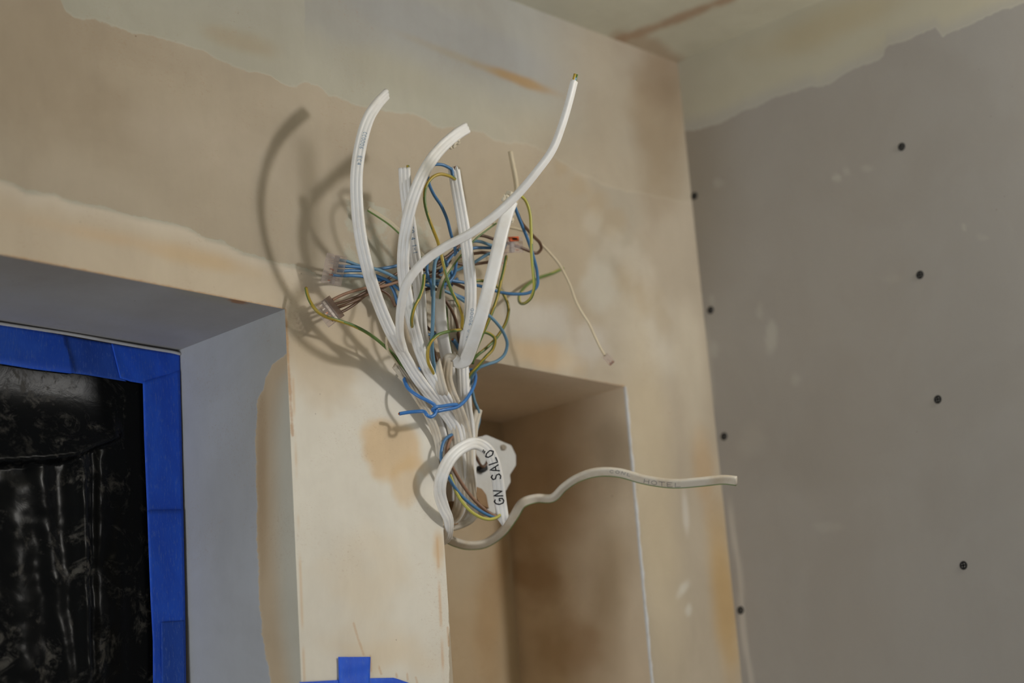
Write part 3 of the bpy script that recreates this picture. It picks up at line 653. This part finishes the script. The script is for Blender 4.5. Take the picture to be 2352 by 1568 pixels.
wire('core_wire', [(1152, 1178, 2.4), (1140, 1186, 2.3), (1116, 1172, 2.2), (1088, 1146, 2.0), (1062, 1112, 1.9), (1044, 1082, 1.9), (1031, 1056, 1.9), (1026, 1036, 1.9), (1033, 1012, 1.8), (1046, 995, 1.2)], 'brownp', parent=rt, rad=.0015)
wire('core_wire', [(1151, 1178, 2.5), (1144, 1186, 2.7), (1126, 1192, 2.9), (1105, 1188, 2.8), (1082, 1174, 2.6), (1062, 1152, 2.3), (1048, 1130, 2.1), (1041, 1110, 1.9), (1034, 1090, 1.5)], 'lemon', 'yellow-green core wire', parent=rt)
# ---- HOTEL cable
rt, sh, ph = cable([(1692, 1104, 18.5, 25), (1662, 1101, 17.5, 30), (1610, 1106, 15.8, 32), (1545, 1110, 13.6, 32), (1480, 1101, 11.4, 30), (1420, 1085, 9.6, 28), (1370, 1084, 8.0, 35), (1325, 1098, 6.2, 50), (1295, 1118, 4.8, 55), (1268, 1143, 3.4, 50), (1232, 1144, 1.8, 40), (1200, 1155, .6, 30), (1180, 1185, -.8, 30), (1152, 1222, -2.4, 40), (1115, 1247, -3.8, 45), (1080, 1252, -4.2, 45), (1050, 1246, -3.8, 40), (1020, 1232, -3, 40)],
    'white flat cable reaching far right, green line along its lower edge, faded writing', w_=.0086, th=.0046, lobes=0, mat='pvcd')
writing(ph, .0046, 'CONL', .113, 0, .0030, .0052, M['inkf'], sh, rev=True, pen=.0003, w_=.7, across0=.0016)
writing(ph, .0046, 'HOTEL', .082, 0, .0042, .0070, M['inkf'], sh, rev=True, pen=.0004, w_=.8, side=1)
pl = Path(None, 1, rows=[[*(ph.P[i]+ph.S[i]*.0041+ph.Nn[i]*.0004), 0] for i in range(0, len(ph.P), 3)])
line, _ = tube('green_line', None, .0006, M['grn'], sh, rows=[[*(ph.P[i]-ph.S[i]*.0033+ph.Nn[i]*.0018), 0] for i in range(0, len(ph.P), 2)], n=2)

# ---- small twin cables with a green side
def twin(pts, label):
    pa = Path(pts, 8); rt = root('twin_wire', pa.P[-1], label, 'wire')
    V, F = sweep(pa, flat_prof(.0038, .0022, 0)); mesh_obj('sheath', V, F, M['ivory'], rt)
    tube('green_core', None, .0008, M['grn'], rt, rows=[[*(pa.P[i]+pa.S[i]*.0016*twin.s+pa.Nn[i]*.0007), 0] for i in range(0, len(pa.P), 2)], n=2)
twin.s = 1
twin([(846, 479, 1.6), (870, 494, 1.9), (900, 515, 2.4), (935, 548, 2.8), (960, 575, 3.0), (985, 605, 3.0)], 'ivory wire with green side poking out left between the first and second cable')
twin.s = -1
twin([(1136, 510, 6.4), (1118, 523, 6.3), (1090, 545, 6.0), (1065, 572, 5.6), (1040, 604, 5.4), (1020, 636, 5.2), (1009, 665, 4.5), (1006, 690, 3.8), (1010, 715, 3.2)], 'ivory wire with green side running diagonally behind the broad right cable to the centre')

# ---- telephone lead
pt = [(1150, 518, 3.5), (1168, 522, 3.82), (1185, 525, 4.13), (1206, 532, 4.45), (1228, 547, 4.77), (1242, 560, 5.09), (1262, 580, 5.41), (1285, 608, 5.73), (1297, 630, 6.04), (1310, 657, 6.37), (1322, 690, 6.69), (1333, 712, 7.07), (1352, 742, 7.65), (1366, 772, 8.34), (1379, 799, 9.01), (1389, 816, 9.53)]
rt = root('telephone_lead', onY(1150, 518, -.038), 'thin ivory lead hanging right that ends in a small clear plug', 'cable')
tube('lead', pt, .00115, M['ivory'], rt)
def obox(name, c, u, v, n_, su, sv, sn, mat, par, bev=.0006):
    """bevelled box with axes u, v, n_"""
    bm = bmesh.new(); bmesh.ops.create_cube(bm, size=1)
    for q in bm.verts: q.co = Vector((q.co.x*su, q.co.y*sv, q.co.z*sn))
    if bev: bmesh.ops.bevel(bm, geom=bm.edges[:], offset=bev, segments=2, affect='EDGES', profile=.6)
    o0 = np.array(parent_loc(par))
    for q in bm.verts: q.co = Vector(np.array(c)-o0+np.array(u)*q.co.x+np.array(v)*q.co.y+np.array(n_)*q.co.z)
    me = bpy.data.meshes.new(name); bm.to_mesh(me); bm.free(); me.materials.append(mat)
    o = bpy.data.objects.new(name, me); COL.objects.link(o)
    if par is not None: o.parent = par
    return o
def axes(p, q, dep):
    """frame at mid of p-q (pixels) at off-wall depth; u along p->q, n to the viewer"""
    A = onY(*p, -dep/100); B = onY(*q, -dep/100); u = B-A; L_ = np.linalg.norm(u); u /= L_
    v_ = CAM-(A+B)/2; v_ /= np.linalg.norm(v_); n_ = v_-u*(v_@u); n_ /= np.linalg.norm(n_)
    return (A+B)/2, u, np.cross(n_, u), n_, L_
c, u, v, n_, L_ = axes((1388, 814), (1407, 836), 8.2)
obox('plug_body', c, u, v, n_, .0098, .0066, .0050, M['clear'], rt, .0008)
obox('plug_tab', c+n_*.003+u*.001, u, v, n_, .0062, .0026, .0007, M['clear'], rt, .0002)
for k in range(4): obox('contact', c+u*.0034+v*(k-1.5)*.0011-n_*.0015+n_*.0045, u, v, n_, .0022, .0005, .0006, M['cu'], rt, 0)

# ---- stub and loose wires
wire('wire', [(1172, 348, 5.0), (1176, 370, 5.0), (1181, 395, 5.0), (1186, 425, 5.0), (1186, 455, 5.0), (1172, 490, 5.0), (1150, 520, 4.8)], 'ivory', 'ivory wire stub standing upright behind the sweeping cable, cut off square', rad=.0022)
wire('wire', [(703, 661, 1.5), (706, 676, 1.7), (714, 695, 2.1), (727, 713, 2.5), (746, 726, 2.6), (774, 735, 2.8), (810, 747, 2.9), (840, 762, 3.0), (866, 780, 3.0), (888, 799, 2.9), (906, 817, 2.8), (919, 834, 2.6), (935, 862, 2.0)], 'gyg', 'green-yellow wire reaching furthest left, across the lower clear connector')
wire('wire', [(974, 631, 5.6), (972, 656, 5.7), (964, 682, 5.7), (952, 706, 5.6), (946, 730, 5.4), (948, 760, 4.2)], 'gym', 'short green-yellow wire end standing left of centre, in front of the straight cable')
wire('wire', [(1163, 588, 5.6), (1158, 615, 5.6), (1151, 645, 5.6), (1141, 687, 5.5), (1122, 737, 5.3), (1103, 779, 5.0), (1092, 806, 4.7), (1085, 835, 4.2)], 'gym', 'long straight green-yellow wire at right rising to a cut end under the orange connector')
wire('wire', [(1085, 645, 3.4), (1110, 645, 3.6), (1138, 655, 4.0), (1158, 678, 4.2), (1168, 708, 4.3), (1162, 740, 4.3), (1142, 773, 4.2), (1118, 798, 4.2), (1096, 816, 4.1), (1080, 834, 3.8)], 'gym', 'green wire bowed out to the right, behind the long straight green-yellow wire')
wire('wire', [(1085, 765, 4.8), (1107, 762, 4.9), (1124, 766, 5.0), (1137, 779, 5.0), (1132, 801, 4.9), (1116, 819, 4.8), (1098, 840, 4.5), (1079, 861, 4.0), (1070, 885, 3.4)], 'gym', 'green-yellow wire arched tightly beside the fold of the broad cable')
wire('wire', [(1108, 715, 5.4), (1119, 721, 5.4), (1142, 743, 5.4), (1159, 769, 5.2), (1165, 791, 5.0), (1159, 813, 4.8), (1143, 828, 4.6), (1118, 837, 4.3), (1098, 846, 4.0), (1086, 862, 3.6), (1080, 888, 3.0)], 'blued', 'pale blue wire bowed furthest out at lower right of the bunch')
wire('wire', [(1050, 640, 2.6), (1035, 660, 3.0), (1040, 672, 3.2), (1068, 686, 3.3), (1090, 700, 3.2)], 'blue', 'blue wire crossing behind the middle upright cable, upper of two')
wire('wire', [(1005, 655, 3.4), (1018, 666, 3.5), (1042, 677, 3.6), (1068, 693, 3.6), (1090, 712, 3.4)], 'blued', 'dull blue wire crossing behind the middle upright cable, lower of two')
wire('wire', [(1020, 640, 3.2), (1042, 650, 3.2), (1066, 661, 3.2), (1088, 672, 3.0)], 'brownp', 'light brown wire end crossing behind the middle upright cable')
wire('wire', [(984, 596, 4.3), (981, 610, 4.5), (981, 624, 4.6), (985, 640, 4.5), (991, 655, 4.2), (993, 680, 3.6)], 'blue', 'small blue wire hooked left of the dull blue upright wire')
wire('wire', [(1010, 585, 3.8), (1021, 599, 4.2), (1031, 616, 4.3), (1038, 634, 4.0), (1030, 655, 3.6)], 'blue', 'short blue wire hooked behind the diagonal ivory wire')
wire('wire', [(1085, 898, 2.6), (1090, 921, 2.2), (1099, 944, 1.8), (1101, 963, 1.5), (1093, 992, 1.0), (1085, 1020, .4)], 'blued', 'dull blue wire sagging at right below the blue tie')
wire('wire', [(1080, 960, .9), (1084, 985, .9), (1092, 1006, .7), (1096, 1030, .2)], 'brownp', 'brown wire dropping beside the dull blue one toward the broken box')
wire('wire', [(1040, 780, 2.9), (1048, 790, 3.0), (1055, 805, 3.0), (1060, 822, 2.8)], 'blue', 'stub of blue wire showing above the fold of the broad cable', rad=.0018)
wire('wire', [(888, 772, 3.2), (887, 790, 3.2), (893, 808, 3.1), (906, 826, 2.8), (922, 848, 2.2)], 'ivory', 'thin ivory strand beside the tall left cable', rad=.0010)
wire('wire', [(970, 740, 2.6), (985, 755, 2.6), (1000, 765, 2.7), (1012, 770, 2.7)], 'brown', 'dark brown wire crossing low behind the dull blue upright wire')
wire('wire', [(978, 768, 3.0), (990, 768, 3.1), (1006, 766, 3.0)], 'blue', 'tiny length of blue wire low behind the dull blue upright wire')
# tie
wire('tie_wire', [(917, 950, 3.2), (935, 947, 3.5), (954, 945, 3.9), (974, 945, 4.5), (981, 953, 4.8), (989, 957, 4.8), (998, 952, 4.85), (1002, 941, 4.9), (998, 930, 4.8), (984, 921, 4.6), (959, 908, 4.1), (939, 893, 3.5), (930, 876, 2.8), (928, 858, 1.8), (945, 848, .6), (1000, 848, .4), (1060, 850, .7), (1085, 850, 2.0), (1092, 862, 3.3), (1089, 884, 4.1), (1077, 908, 4.6), (1062, 926, 4.8), (1048, 935, 4.85), (1020, 941, 4.85), (1003, 944, 4.75), (994, 941, 4.9), (998, 936, 5.15), (1020, 932, 5.1), (1040, 929, 5.0), (1050, 929, 4.95)], 'tie', 'bright blue wire knotted round the bunch as a tie, tail sticking out left', cat='cable tie', rad=.0015)

# ---- clear connectors
def connector(p, q, dep, width, label, brown=False, n=5, lever=False, th=.0058):
    """p -> q: from the blind end to the wire entry"""
    c, u, v, n_, L_ = axes(p, q, dep)
    rt = root('terminal_connector', c, label, 'connector', 'clear push-in connectors')
    obox('housing', c, u, v, n_, L_, width, th, M['clear'], rt, .0007)
    for k in range(n+1): obox('rib', c+v*(k/n-.5)*width*.97-u*L_*.12, u, v, n_, L_*.70, .0005, th*1.04, M['clear'], rt, 0)
    obox('contact_bar', c+u*L_*.05, u, v, n_, L_*.17, width*.93, th*.55, M['steel'], rt, .0003)
    if brown: obox('wire_entry', c+u*L_*.36, u, v, n_, L_*.34, width*1.0, th*1.06, M['smoke'], rt, .0004)
    for k in range(n):
        o = c+v*((k+.5)/n-.5)*width*.95
        obox('contact', o-u*L_*.22+n_*th*.18, u, v, n_, L_*.16, .0010, .0008, M['cu'] if k in (0, 1, 2) else M['steel'], rt, 0)
        obox('entry_hole', o-u*L_*.40+n_*th*.5, u, v, n_, .0008, .0008, .0002, M['steel'], rt, 0)
    return rt, c, u, v, n_, L_
connector((748, 615), (786, 623), 2.0, .0248, 'clear connector at left holding four blue wires')
connector((741, 726), (769, 705), 2.0, .0205, 'clear connector at lower left with brown wires behind the green wire tip', brown=True)
rt, c, u, v, n_, L_ = connector((1196, 562), (1158, 564), 5.0, .0135, 'clear connector at right with an orange lever', n=3)
obox('lever', c-v*.0055+u*.001+n_*.0025, u, v, n_, .0115, .0042, .0030, M['orange'], rt, .0005)
obox('lever_mark', c-v*.0055+u*.001+n_*.0041, u, v, n_, .0060, .0014, .0002, M['dark'], rt, 0)
connector((1160, 594), (1134, 596), 4.4, .0115, 'smoky connector half hidden behind the broad right cable', brown=True, n=3)
# blue wires to the left connector
BL = [([(770, 595, 2.0), (786, 598, 2.0), (800, 601, 2.0), (822, 609, 2.2), (845, 614, 2.6), (868, 619, 2.8), (892, 629, 3.0), (918, 641, 3.1), (950, 650, 3.2), (985, 645, 3.2)], 'blued', 'blue wire into the uppermost port of the left clear connector'),
      ([(768, 608, 2.0), (784, 611, 2.0), (810, 612, 2.2), (838, 615, 2.4), (862, 618, 2.4), (888, 615, 2.4), (912, 610, 2.6), (945, 600, 2.7), (985, 596, 2.8), (1030, 590, 3.0)], 'blue', 'blue wire into the second port of the left clear connector'),
      ([(766, 620, 2.0), (783, 622, 2.0), (810, 621, 2.0), (836, 622, 2.1), (862, 632, 2.2), (892, 645, 2.4), (912, 660, 2.6), (935, 680, 2.6)], 'blue', 'blue wire into the third port of the left clear connector'),
      ([(764, 631, 2.0), (781, 633, 2.0), (810, 633, 1.8), (836, 635, 1.9), (866, 641, 2.0), (893, 652, 2.1), (906, 672, 2.2), (913, 700, 2.2)], 'blue', 'blue wire into the fourth port of the left clear connector')]
for p, k, l in BL: wire('wire', p, k, l)
BR = [([(762, 689, 2.0), (780, 680, 2.1), (806, 670, 2.3), (843, 661, 2.7), (880, 657, 3.0), (912, 648, 3.2), (950, 640, 3.2)], 'brownp', 'brown wire uppermost of those into the lower left connector'),
      ([(768, 698, 2.0), (790, 692, 1.8), (820, 681, 1.9), (850, 664, 2.0), (880, 648, 2.2), (912, 628, 2.4), (950, 615, 2.6), (985, 622, 2.8)], 'brown', 'brown wire second from top into the lower left connector'),
      ([(774, 707, 2.0), (795, 699, 2.3), (825, 686, 2.4), (848, 674, 2.3), (878, 661, 2.3), (912, 645, 2.5), (960, 632, 2.7), (1010, 620, 2.9)], 'brown', 'brown wire third from top into the lower left connector'),
      ([(778, 719, 2.0), (795, 711, 2.0), (815, 698, 2.0), (840, 678, 1.7), (862, 664, 1.8), (880, 668, 1.9), (897, 682, 2.0), (908, 704, 2.2)], 'brown', 'brown wire lowest of those into the lower left connector')]
for p, k, l in BR: wire('wire', p, k, l, rad=.00125)
RW = [([(1162, 556, 4.9), (1150, 553, 4.9), (1131, 548, 4.7), (1112, 542, 4.5), (1088, 541, 4.2), (1066, 553, 3.9), (1044, 574, 3.7), (1022, 592, 3.5), (1000, 605, 3.3)], 'brown', 'brown wire topmost into the orange connector, arching left'),
      ([(1162, 562, 4.9), (1145, 566, 4.8), (1127, 563, 4.9), (1104, 555, 4.7), (1086, 554, 4.4), (1072, 562, 4.1), (1052, 576, 3.7)], 'blued', 'pale blue wire bent under the topmost brown one at right'),
      ([(1160, 568, 4.7), (1125, 569, 4.4), (1092, 569, 4.2), (1064, 576, 3.8), (1040, 585, 3.5), (1029, 599, 3.3), (1010, 625, 3.1)], 'blue', 'deep blue wire running level into the right connector'),
      ([(1140, 588, 4.4), (1118, 580, 4.3), (1090, 582, 3.8), (1060, 588, 3.4), (1030, 610, 3.1), (1000, 630, 2.9), (975, 638, 2.9)], 'brown', 'dark brown wire running level just under the deep blue one'),
      ([(1140, 582, 4.5), (1122, 583, 4.5), (1106, 592, 4.2), (1090, 602, 3.9), (1064, 614, 3.5), (1050, 620, 3.2), (1020, 632, 2.8), (980, 636, 2.5)], 'blued', 'dull blue wire slanting down left from the smoky connector'),
      ([(1140, 600, 4.3), (1120, 602, 3.9), (1092, 606, 3.4), (1062, 607, 3.0), (1044, 603, 2.9), (1026, 600, 2.8), (1000, 612, 2.7)], 'brown', 'brown wire lowest from the smoky connector')]
for p, k, l in RW: wire('wire', p, k, l)
KN = [([(972, 628, 3.6), (985, 640, 3.7), (1004, 645, 3.6), (1024, 640, 3.5), (1036, 625, 3.4)], 'blued'), ([(970, 650, 3.2), (984, 656, 3.4), (1005, 652, 3.4), (1022, 660, 3.3)], 'blue'),
      ([(975, 665, 3.0), (990, 662, 3.2), (1008, 668, 3.1), (1020, 690, 2.9)], 'brown'), ([(974, 640, 2.6), (990, 634, 2.8), (1010, 636, 2.8), (1030, 655, 2.7)], 'brown')]
KL = ['dull blue wire curled uppermost in the central tangle', 'bright blue wire low in the central tangle', 'dark brown wire lowest in the central tangle, bent downward', 'dark brown wire at the back of the central tangle']
for (p, k), l in zip(KN, KL): wire('wire', p, k, l)

# ------------------------------------------------------------------ broken junction box in the niche side
c0 = np.array([NX0, .045, ZO+.33])
rt = root('junction_box', onY(1130, 1090, .035), 'broken white plastic junction box in the niche side behind the cables', 'junction box')
def poly_slab(name, pts, Y, depth, mat, par, bev=.0006):
    A = [onY(x, y, Y) for x, y in pts]; B = [a+np.array([.0, depth, 0]) for a in A]; bm = bmesh.new(); o0 = np.array(parent_loc(par))
    va = [bm.verts.new(Vector(a-o0)) for a in A]; vb = [bm.verts.new(Vector(a-o0)) for a in B]; m = len(A)
    bm.faces.new(va); bm.faces.new(vb[::-1])
    for i in range(m): bm.faces.new((va[i], vb[i], vb[(i+1) % m], va[(i+1) % m]))
    bmesh.ops.recalc_face_normals(bm, faces=bm.faces[:])
    if bev: bmesh.ops.bevel(bm, geom=bm.edges[:], offset=bev, segments=2, affect='EDGES')
    me = bpy.data.meshes.new(name); bm.to_mesh(me); bm.free(); me.materials.append(mat)
    o = bpy.data.objects.new(name, me); COL.objects.link(o); o.parent = par; return o
poly_slab('body', [(1040, 1030), (1075, 1005), (1108, 1002), (1118, 998), (1175, 1022), (1186, 1045), (1186, 1068), (1172, 1090), (1174, 1106), (1161, 1130), (1148, 1172), (1136, 1180), (1118, 1172), (1100, 1165), (1080, 1150), (1040, 1150)], .035, .028, M['boxw'], rt)
poly_slab('inner_wall', [(1090, 1115), (1108, 1122), (1118, 1136), (1124, 1168), (1104, 1160), (1092, 1140)], .032, .006, M['boxb'], rt, .0005)
poly_slab('clamp', [(1084, 1050), (1092, 1058), (1094, 1066), (1086, 1070)], .031, .006, M['black'], rt, .0004)
poly_slab('clamp', [(1104, 1068), (1120, 1066), (1122, 1078), (1114, 1084), (1103, 1078)], .030, .006, M['black'], rt, .0006)
poly_slab('screw_boss', [(1150, 1022), (1160, 1019), (1166, 1026), (1162, 1034), (1152, 1034)], .034, .006, M['frame'], rt, .0008)
poly_slab('broken_rim', [(1034, 1150), (1060, 1150), (1086, 1160), (1092, 1180), (1080, 1198), (1058, 1208), (1036, 1212)], .020, .03, M['boxb'], rt, .002)
wire('box_wire', [(1087, 1026, -2.4), (1092, 1045, -2.5), (1100, 1062, -2.7), (1110, 1072, -2.9), (1118, 1062, -2.8), (1121, 1046, -2.6), (1114, 1032, -2.5), (1100, 1026, -2.4)], 'brown', 'brown wire loop', parent=rt, rad=.0012)

# ------------------------------------------------------------------ window: frame, black sheet, tape
wr = root('window_1', ((WL+WX)/2, WD+.03, WB), None, None); wr['kind'] = 'structure'
def bar(name, x0, x1, z0, z1, y0, y1, mat, par): return obox(name, ((x0+x1)/2, (y0+y1)/2, (z0+z1)/2), (1, 0, 0), (0, 1, 0), (0, 0, 1), x1-x0, y1-y0, z1-z0, mat, par, .001)
bar('frame_side', WX-.050, WX+.0, WB, WZ, WD, WD+.05, M['frame'], wr)
bar('frame_head', WL, WX-.050, WZ-.055, WZ, WD, WD+.05, M['frame'], wr)
bar('frame_side', WL, WL+.05, WB, WZ-.055, WD, WD+.05, M['frame'], wr)
bar('frame_sill', WL+.05, WX-.050, WB, WB+.05, WD, WD+.05, M['frame'], wr)
gl = simple('window_glass', (30, 34, 38), .05, .5); bar('pane', WL+.05, WX-.050, WB+.05, WZ-.055, WD+.04, WD+.046, gl, wr)
# black sheet
def sheet():
    x0, x1, z0, z1 = .40, WX-.006, ZO+.02, WZ-.006; nx, nz = 230, 210
    xs = np.linspace(x0, x1, nx); zs = np.linspace(z0, z1, nz); X, Z = np.meshgrid(xs, zs, indexing='ij')
    P = np.stack([X.ravel(), np.full(X.size, WD), Z.ravel()], 1); px, py = proj(P)
    ycut = np.interp(px, [-200, 0, 90, 150, 200, 260, 330, 420], [1085, 1072, 1066, 1058, 1035, 1012, 985, 960])
    up = sstep(ycut-py, -4, 6)
    low = .0022*np.sin(px/23+.3*np.sin(py/90))*sstep(py-ycut, 0, 60)+.006*np.exp(-((px-170-(py-1100)*.03)/16)**2)+.005*np.exp(-((px-110-(py-1300)*.12)/24)**2)-.004*np.exp(-((px-208)/9)**2)
    low += .004*(fb(px, py, 70, 3)-.5)+.0012*np.abs(fb(px+py*.4, py*.5, 60, 9)-.5)*4*(px > 205)
    upd = .002+.014*np.clip(1-(ycut-py)/240, 0, 1)+.0012*(fb(px*.6, py*1.3, 190, 21)-.5)*2+.0012*np.abs(fb(px-py*.5, py, 90, 31)-.5)*3
    d = up*upd+(1-up)*low
    Xw = X.ravel(); Zw = Z.ravel()
    edge = sstep(x1-Xw, .050, .066)*sstep(z1-Zw, .044, .120)
    Y = WD-.0015-np.clip(d+.003, 0, .02)*edge
    V = np.stack([Xw, Y, Zw], 1)
    i = np.arange(nx*nz).reshape(nx, nz); q = np.stack([i[:-1, :-1], i[1:, :-1], i[1:, 1:], i[:-1, 1:]], -1).reshape(-1, 4)
    m, nt, b_ = newmat('black_polythene'); b_.inputs['Specular IOR Level'].default_value = .08
    co = objco(nt)
    n1 = noise(nt, 24, 6, .7, co, 1.5); n2 = noise(nt, 90, 5, .7, co, 1.0)
    f = math_(nt, 'MULTIPLY', ramp(nt, n1, .50, .64), ramp(nt, n2, .45, .62))
    col = mixc(nt, math_(nt, 'MULTIPLY', f, .75), (.004, .0045, .005), (.085, .08, .07))
    nt.links.new(col, b_.inputs['Base Color'])
    nt.links.new(math_(nt, 'ADD', math_(nt, 'MULTIPLY', f, .3), .27), b_.inputs['Roughness'])
    bp = N(nt, 'ShaderNodeBump'); bp.inputs['Strength'].default_value = .25; bp.inputs['Distance'].default_value = .0012
    nt.links.new(noise(nt, 45, 5, .65, co, 1.2), bp.inputs['Height']); nt.links.new(bp.outputs[0], b_.inputs['Normal'])
    o = mesh_obj('plastic_sheet', V, q, m)
    s = o.modifiers.new('thickness', 'SOLIDIFY'); s.thickness = .0003; s.offset = 1
    tag(o, 'black wrinkled dusty plastic sheet taped over the window', 'plastic sheet')
sheet()
def tape(pts, Y, label, mat, group, bulge=.0, seed=0, lift=.0):
    """outline in pixels (four sides as two long edges): pts = (edge A list, edge B list) with equal counts"""
    A, B = pts; na = 40; nb = 14
    def res(E): E = np.array(E, float); l = np.concatenate([[0], np.cumsum(np.hypot(*np.diff(E, axis=0).T))]); t = np.linspace(0, l[-1], na); return np.stack([np.interp(t, l, E[:, 0]), np.interp(t, l, E[:, 1])], 1)
    EA, EB = res(A), res(B); V = []
    for i in range(na):
        for j in range(nb):
            t = j/(nb-1); x, y = EA[i]*(1-t)+EB[i]*t
            h = .0004+bulge*math.sin(math.pi*t)*(.5+.5*math.sin(i*.35+seed))+lift*t+.0007*(fb(np.array([x]), np.array([y]), 34, seed)[0]-.3)
            V.append(onY(x, y, Y-max(h, .0002)))
    i = np.arange(na*nb).reshape(na, nb); q = np.stack([i[:-1, :-1], i[1:, :-1], i[1:, 1:], i[:-1, 1:]], -1).reshape(-1, 4)
    o = mesh_obj('masking_tape', V, q, mat); s = o.modifiers.new('thickness', 'SOLIDIFY'); s.thickness = .00018; s.offset = 0
    return tag(o, label, 'tape', group)
YT = WD-.0022; g = 'blue tape round the window'
tape(([(-260, 700), (-100, 728), (0, 746), (80, 758), (152, 771), (150, 785), ], [(-260, 790), (-100, 818), (0, 835), (80, 848), (165, 858), (172, 856)]), YT-.0012, 'blue tape along the window head at far left, torn end near the dark piece', M['tapel'], g, .0006, 1)
tape(([(135, 768), (200, 780), (262, 790)], [(135, 853), (200, 861), (290, 876)]), YT, 'darker blue tape in the middle of the window head', M['taped'], g, .0003, 2)
tape(([(256, 789), (300, 797), (360, 806), (413, 814)], [(276, 868), (300, 876), (330, 881), (414, 890)]), YT-.0010, 'creased blue tape in the window corner', M['tape'], g, .0009, 3)
tape(([(328, 878), (331, 1000), (335, 1100), (339, 1190)], [(413, 850), (417, 1000), (419, 1100), (421, 1190)]), YT-.0020, 'blue tape down the window side, upper length below the corner', M['tape'], g, .0006, 5)
tape(([(338, 1172), (342, 1280), (346, 1380), (351, 1470), (352, 1640)], [(421, 1170), (423, 1280), (425, 1380), (426, 1470), (428, 1640)]), YT-.0027, 'blue tape down the window side, lower length', M['tape'], g, .0005, 8)
tape(([(370, 1428), (371, 1500), (372, 1640)], [(424, 1424), (425, 1500), (427, 1640)]), YT-.0036, 'narrow darker piece of blue tape at the bottom of the window side', M['taped'], g, .0002, 9)
g = 'blue tape on the pier'
tape(([(777, 1508), (778, 1540), (779, 1600)], [(851, 1508), (850, 1540), (849, 1600)]), -.0010, 'upright torn piece of blue tape at the foot of the pier', M['tape'], g, .0004, 11)
tape(([(688, 1566), (760, 1562), (850, 1557), (905, 1556), (940, 1568)], [(688, 1640), (760, 1640), (850, 1640), (905, 1640), (960, 1640)]), -.0004, 'level blue tape at the bottom of the pier under the upright piece', M['tape'], g, .0003, 12)

# ------------------------------------------------------------------ corner bead and fillet
def bead(name, pts, X, wid):
    V = []; Fc = []
    A = [onX(x, y, X) if False else None for x, y in pts]
    n = 90; zs = np.linspace(ZO+.05, NZ, n)
    for k, z in enumerate(zs):
        a = wid*(.55+.45*math.sin(k*.9)*math.sin(k*.37)+.25*random.random())
        V += [(X, .0024, z), (X-.0005, -.0004, z), (X+a, -.0005, z), (X+a+.0003, 0.0001, z)]
    for k in range(n-1):
        for j in range(3): Fc.append((4*k+j, 4*k+j+1, 4*k+5+j, 4*k+4+j))
    return mesh_obj(name, V, Fc, M['bead'])
tag(bead('trim_1', [], NX1, .0022), kind='structure')
cl, _ = tube('trim_2', [(-120, 724, -14.2), (0, 743, -14.2), (80, 755, -14.2), (160, 767, -14.2), (260, 785, -14.2), (340, 799, -14.2), (400, 809, -14.2), (414, 813, -14.2)], .0013, M['bead']); tag(cl, kind='structure')
# ------------------------------------------------------------------ drywall screws
def screw_proto():
    bm = bmesh.new(); rr = .0040; n = 20
    rings = [(rr, .0000), (rr*.96, -.0005), (rr*.55, -.0004), (rr*.5, .0006), (rr*.2, .0010)]
    vs = [[bm.verts.new((y, r_*math.cos(2*math.pi*k/n), r_*math.sin(2*math.pi*k/n))) for k in range(n)] for r_, y in rings]
    for a, b_ in zip(vs[:-1], vs[1:]):
        for k in range(n): bm.faces.new((a[k], a[(k+1) % n], b_[(k+1) % n], b_[k]))
    bm.faces.new(vs[-1]); me = bpy.data.meshes.new('screw_head'); bm.to_mesh(me); bm.free(); me.materials.append(M['black']); return me
sme = screw_proto()
def slot_mesh():
    bm = bmesh.new()
    for s_ in ((.0005, .0012, .0046), (.0005, .0046, .0012)):
        g_ = bmesh.ops.create_cube(bm, size=1)
        for q in g_['verts']: q.co = Vector((q.co.x*s_[0]-.0004, q.co.y*s_[1], q.co.z*s_[2]))
    me = bpy.data.meshes.new('cross_recess'); bm.to_mesh(me); bm.free(); me.materials.append(M['dark']); return me
slm = slot_mesh()
for x, y, l in [(2071, 337, 'black screw highest in the right-hand row of the grey board'), (2113, 631, 'black screw second from top in the right-hand row of the grey board'),
                (2154, 917, 'black screw third from top in the right-hand row of the grey board'), (2213, 1298, 'black screw lowest in the right-hand row of the grey board'),
                (1595, 450, 'screw highest in the row beside the room corner'), (1632, 712, 'screw second from top in the row beside the room corner'),
                (1663, 1002, 'screw third from top in the row beside the room corner'), (1701, 1401, 'screw lowest in the row beside the room corner')]:
    P = onX(x, y, XR)
    o = bpy.data.objects.new('drywall_screw', sme); COL.objects.link(o); o.location = Vector(P); tag(o, l, 'screw', 'screws in the grey plasterboard')
    q = bpy.data.objects.new('cross_recess', slm); COL.objects.link(q); q.parent = o
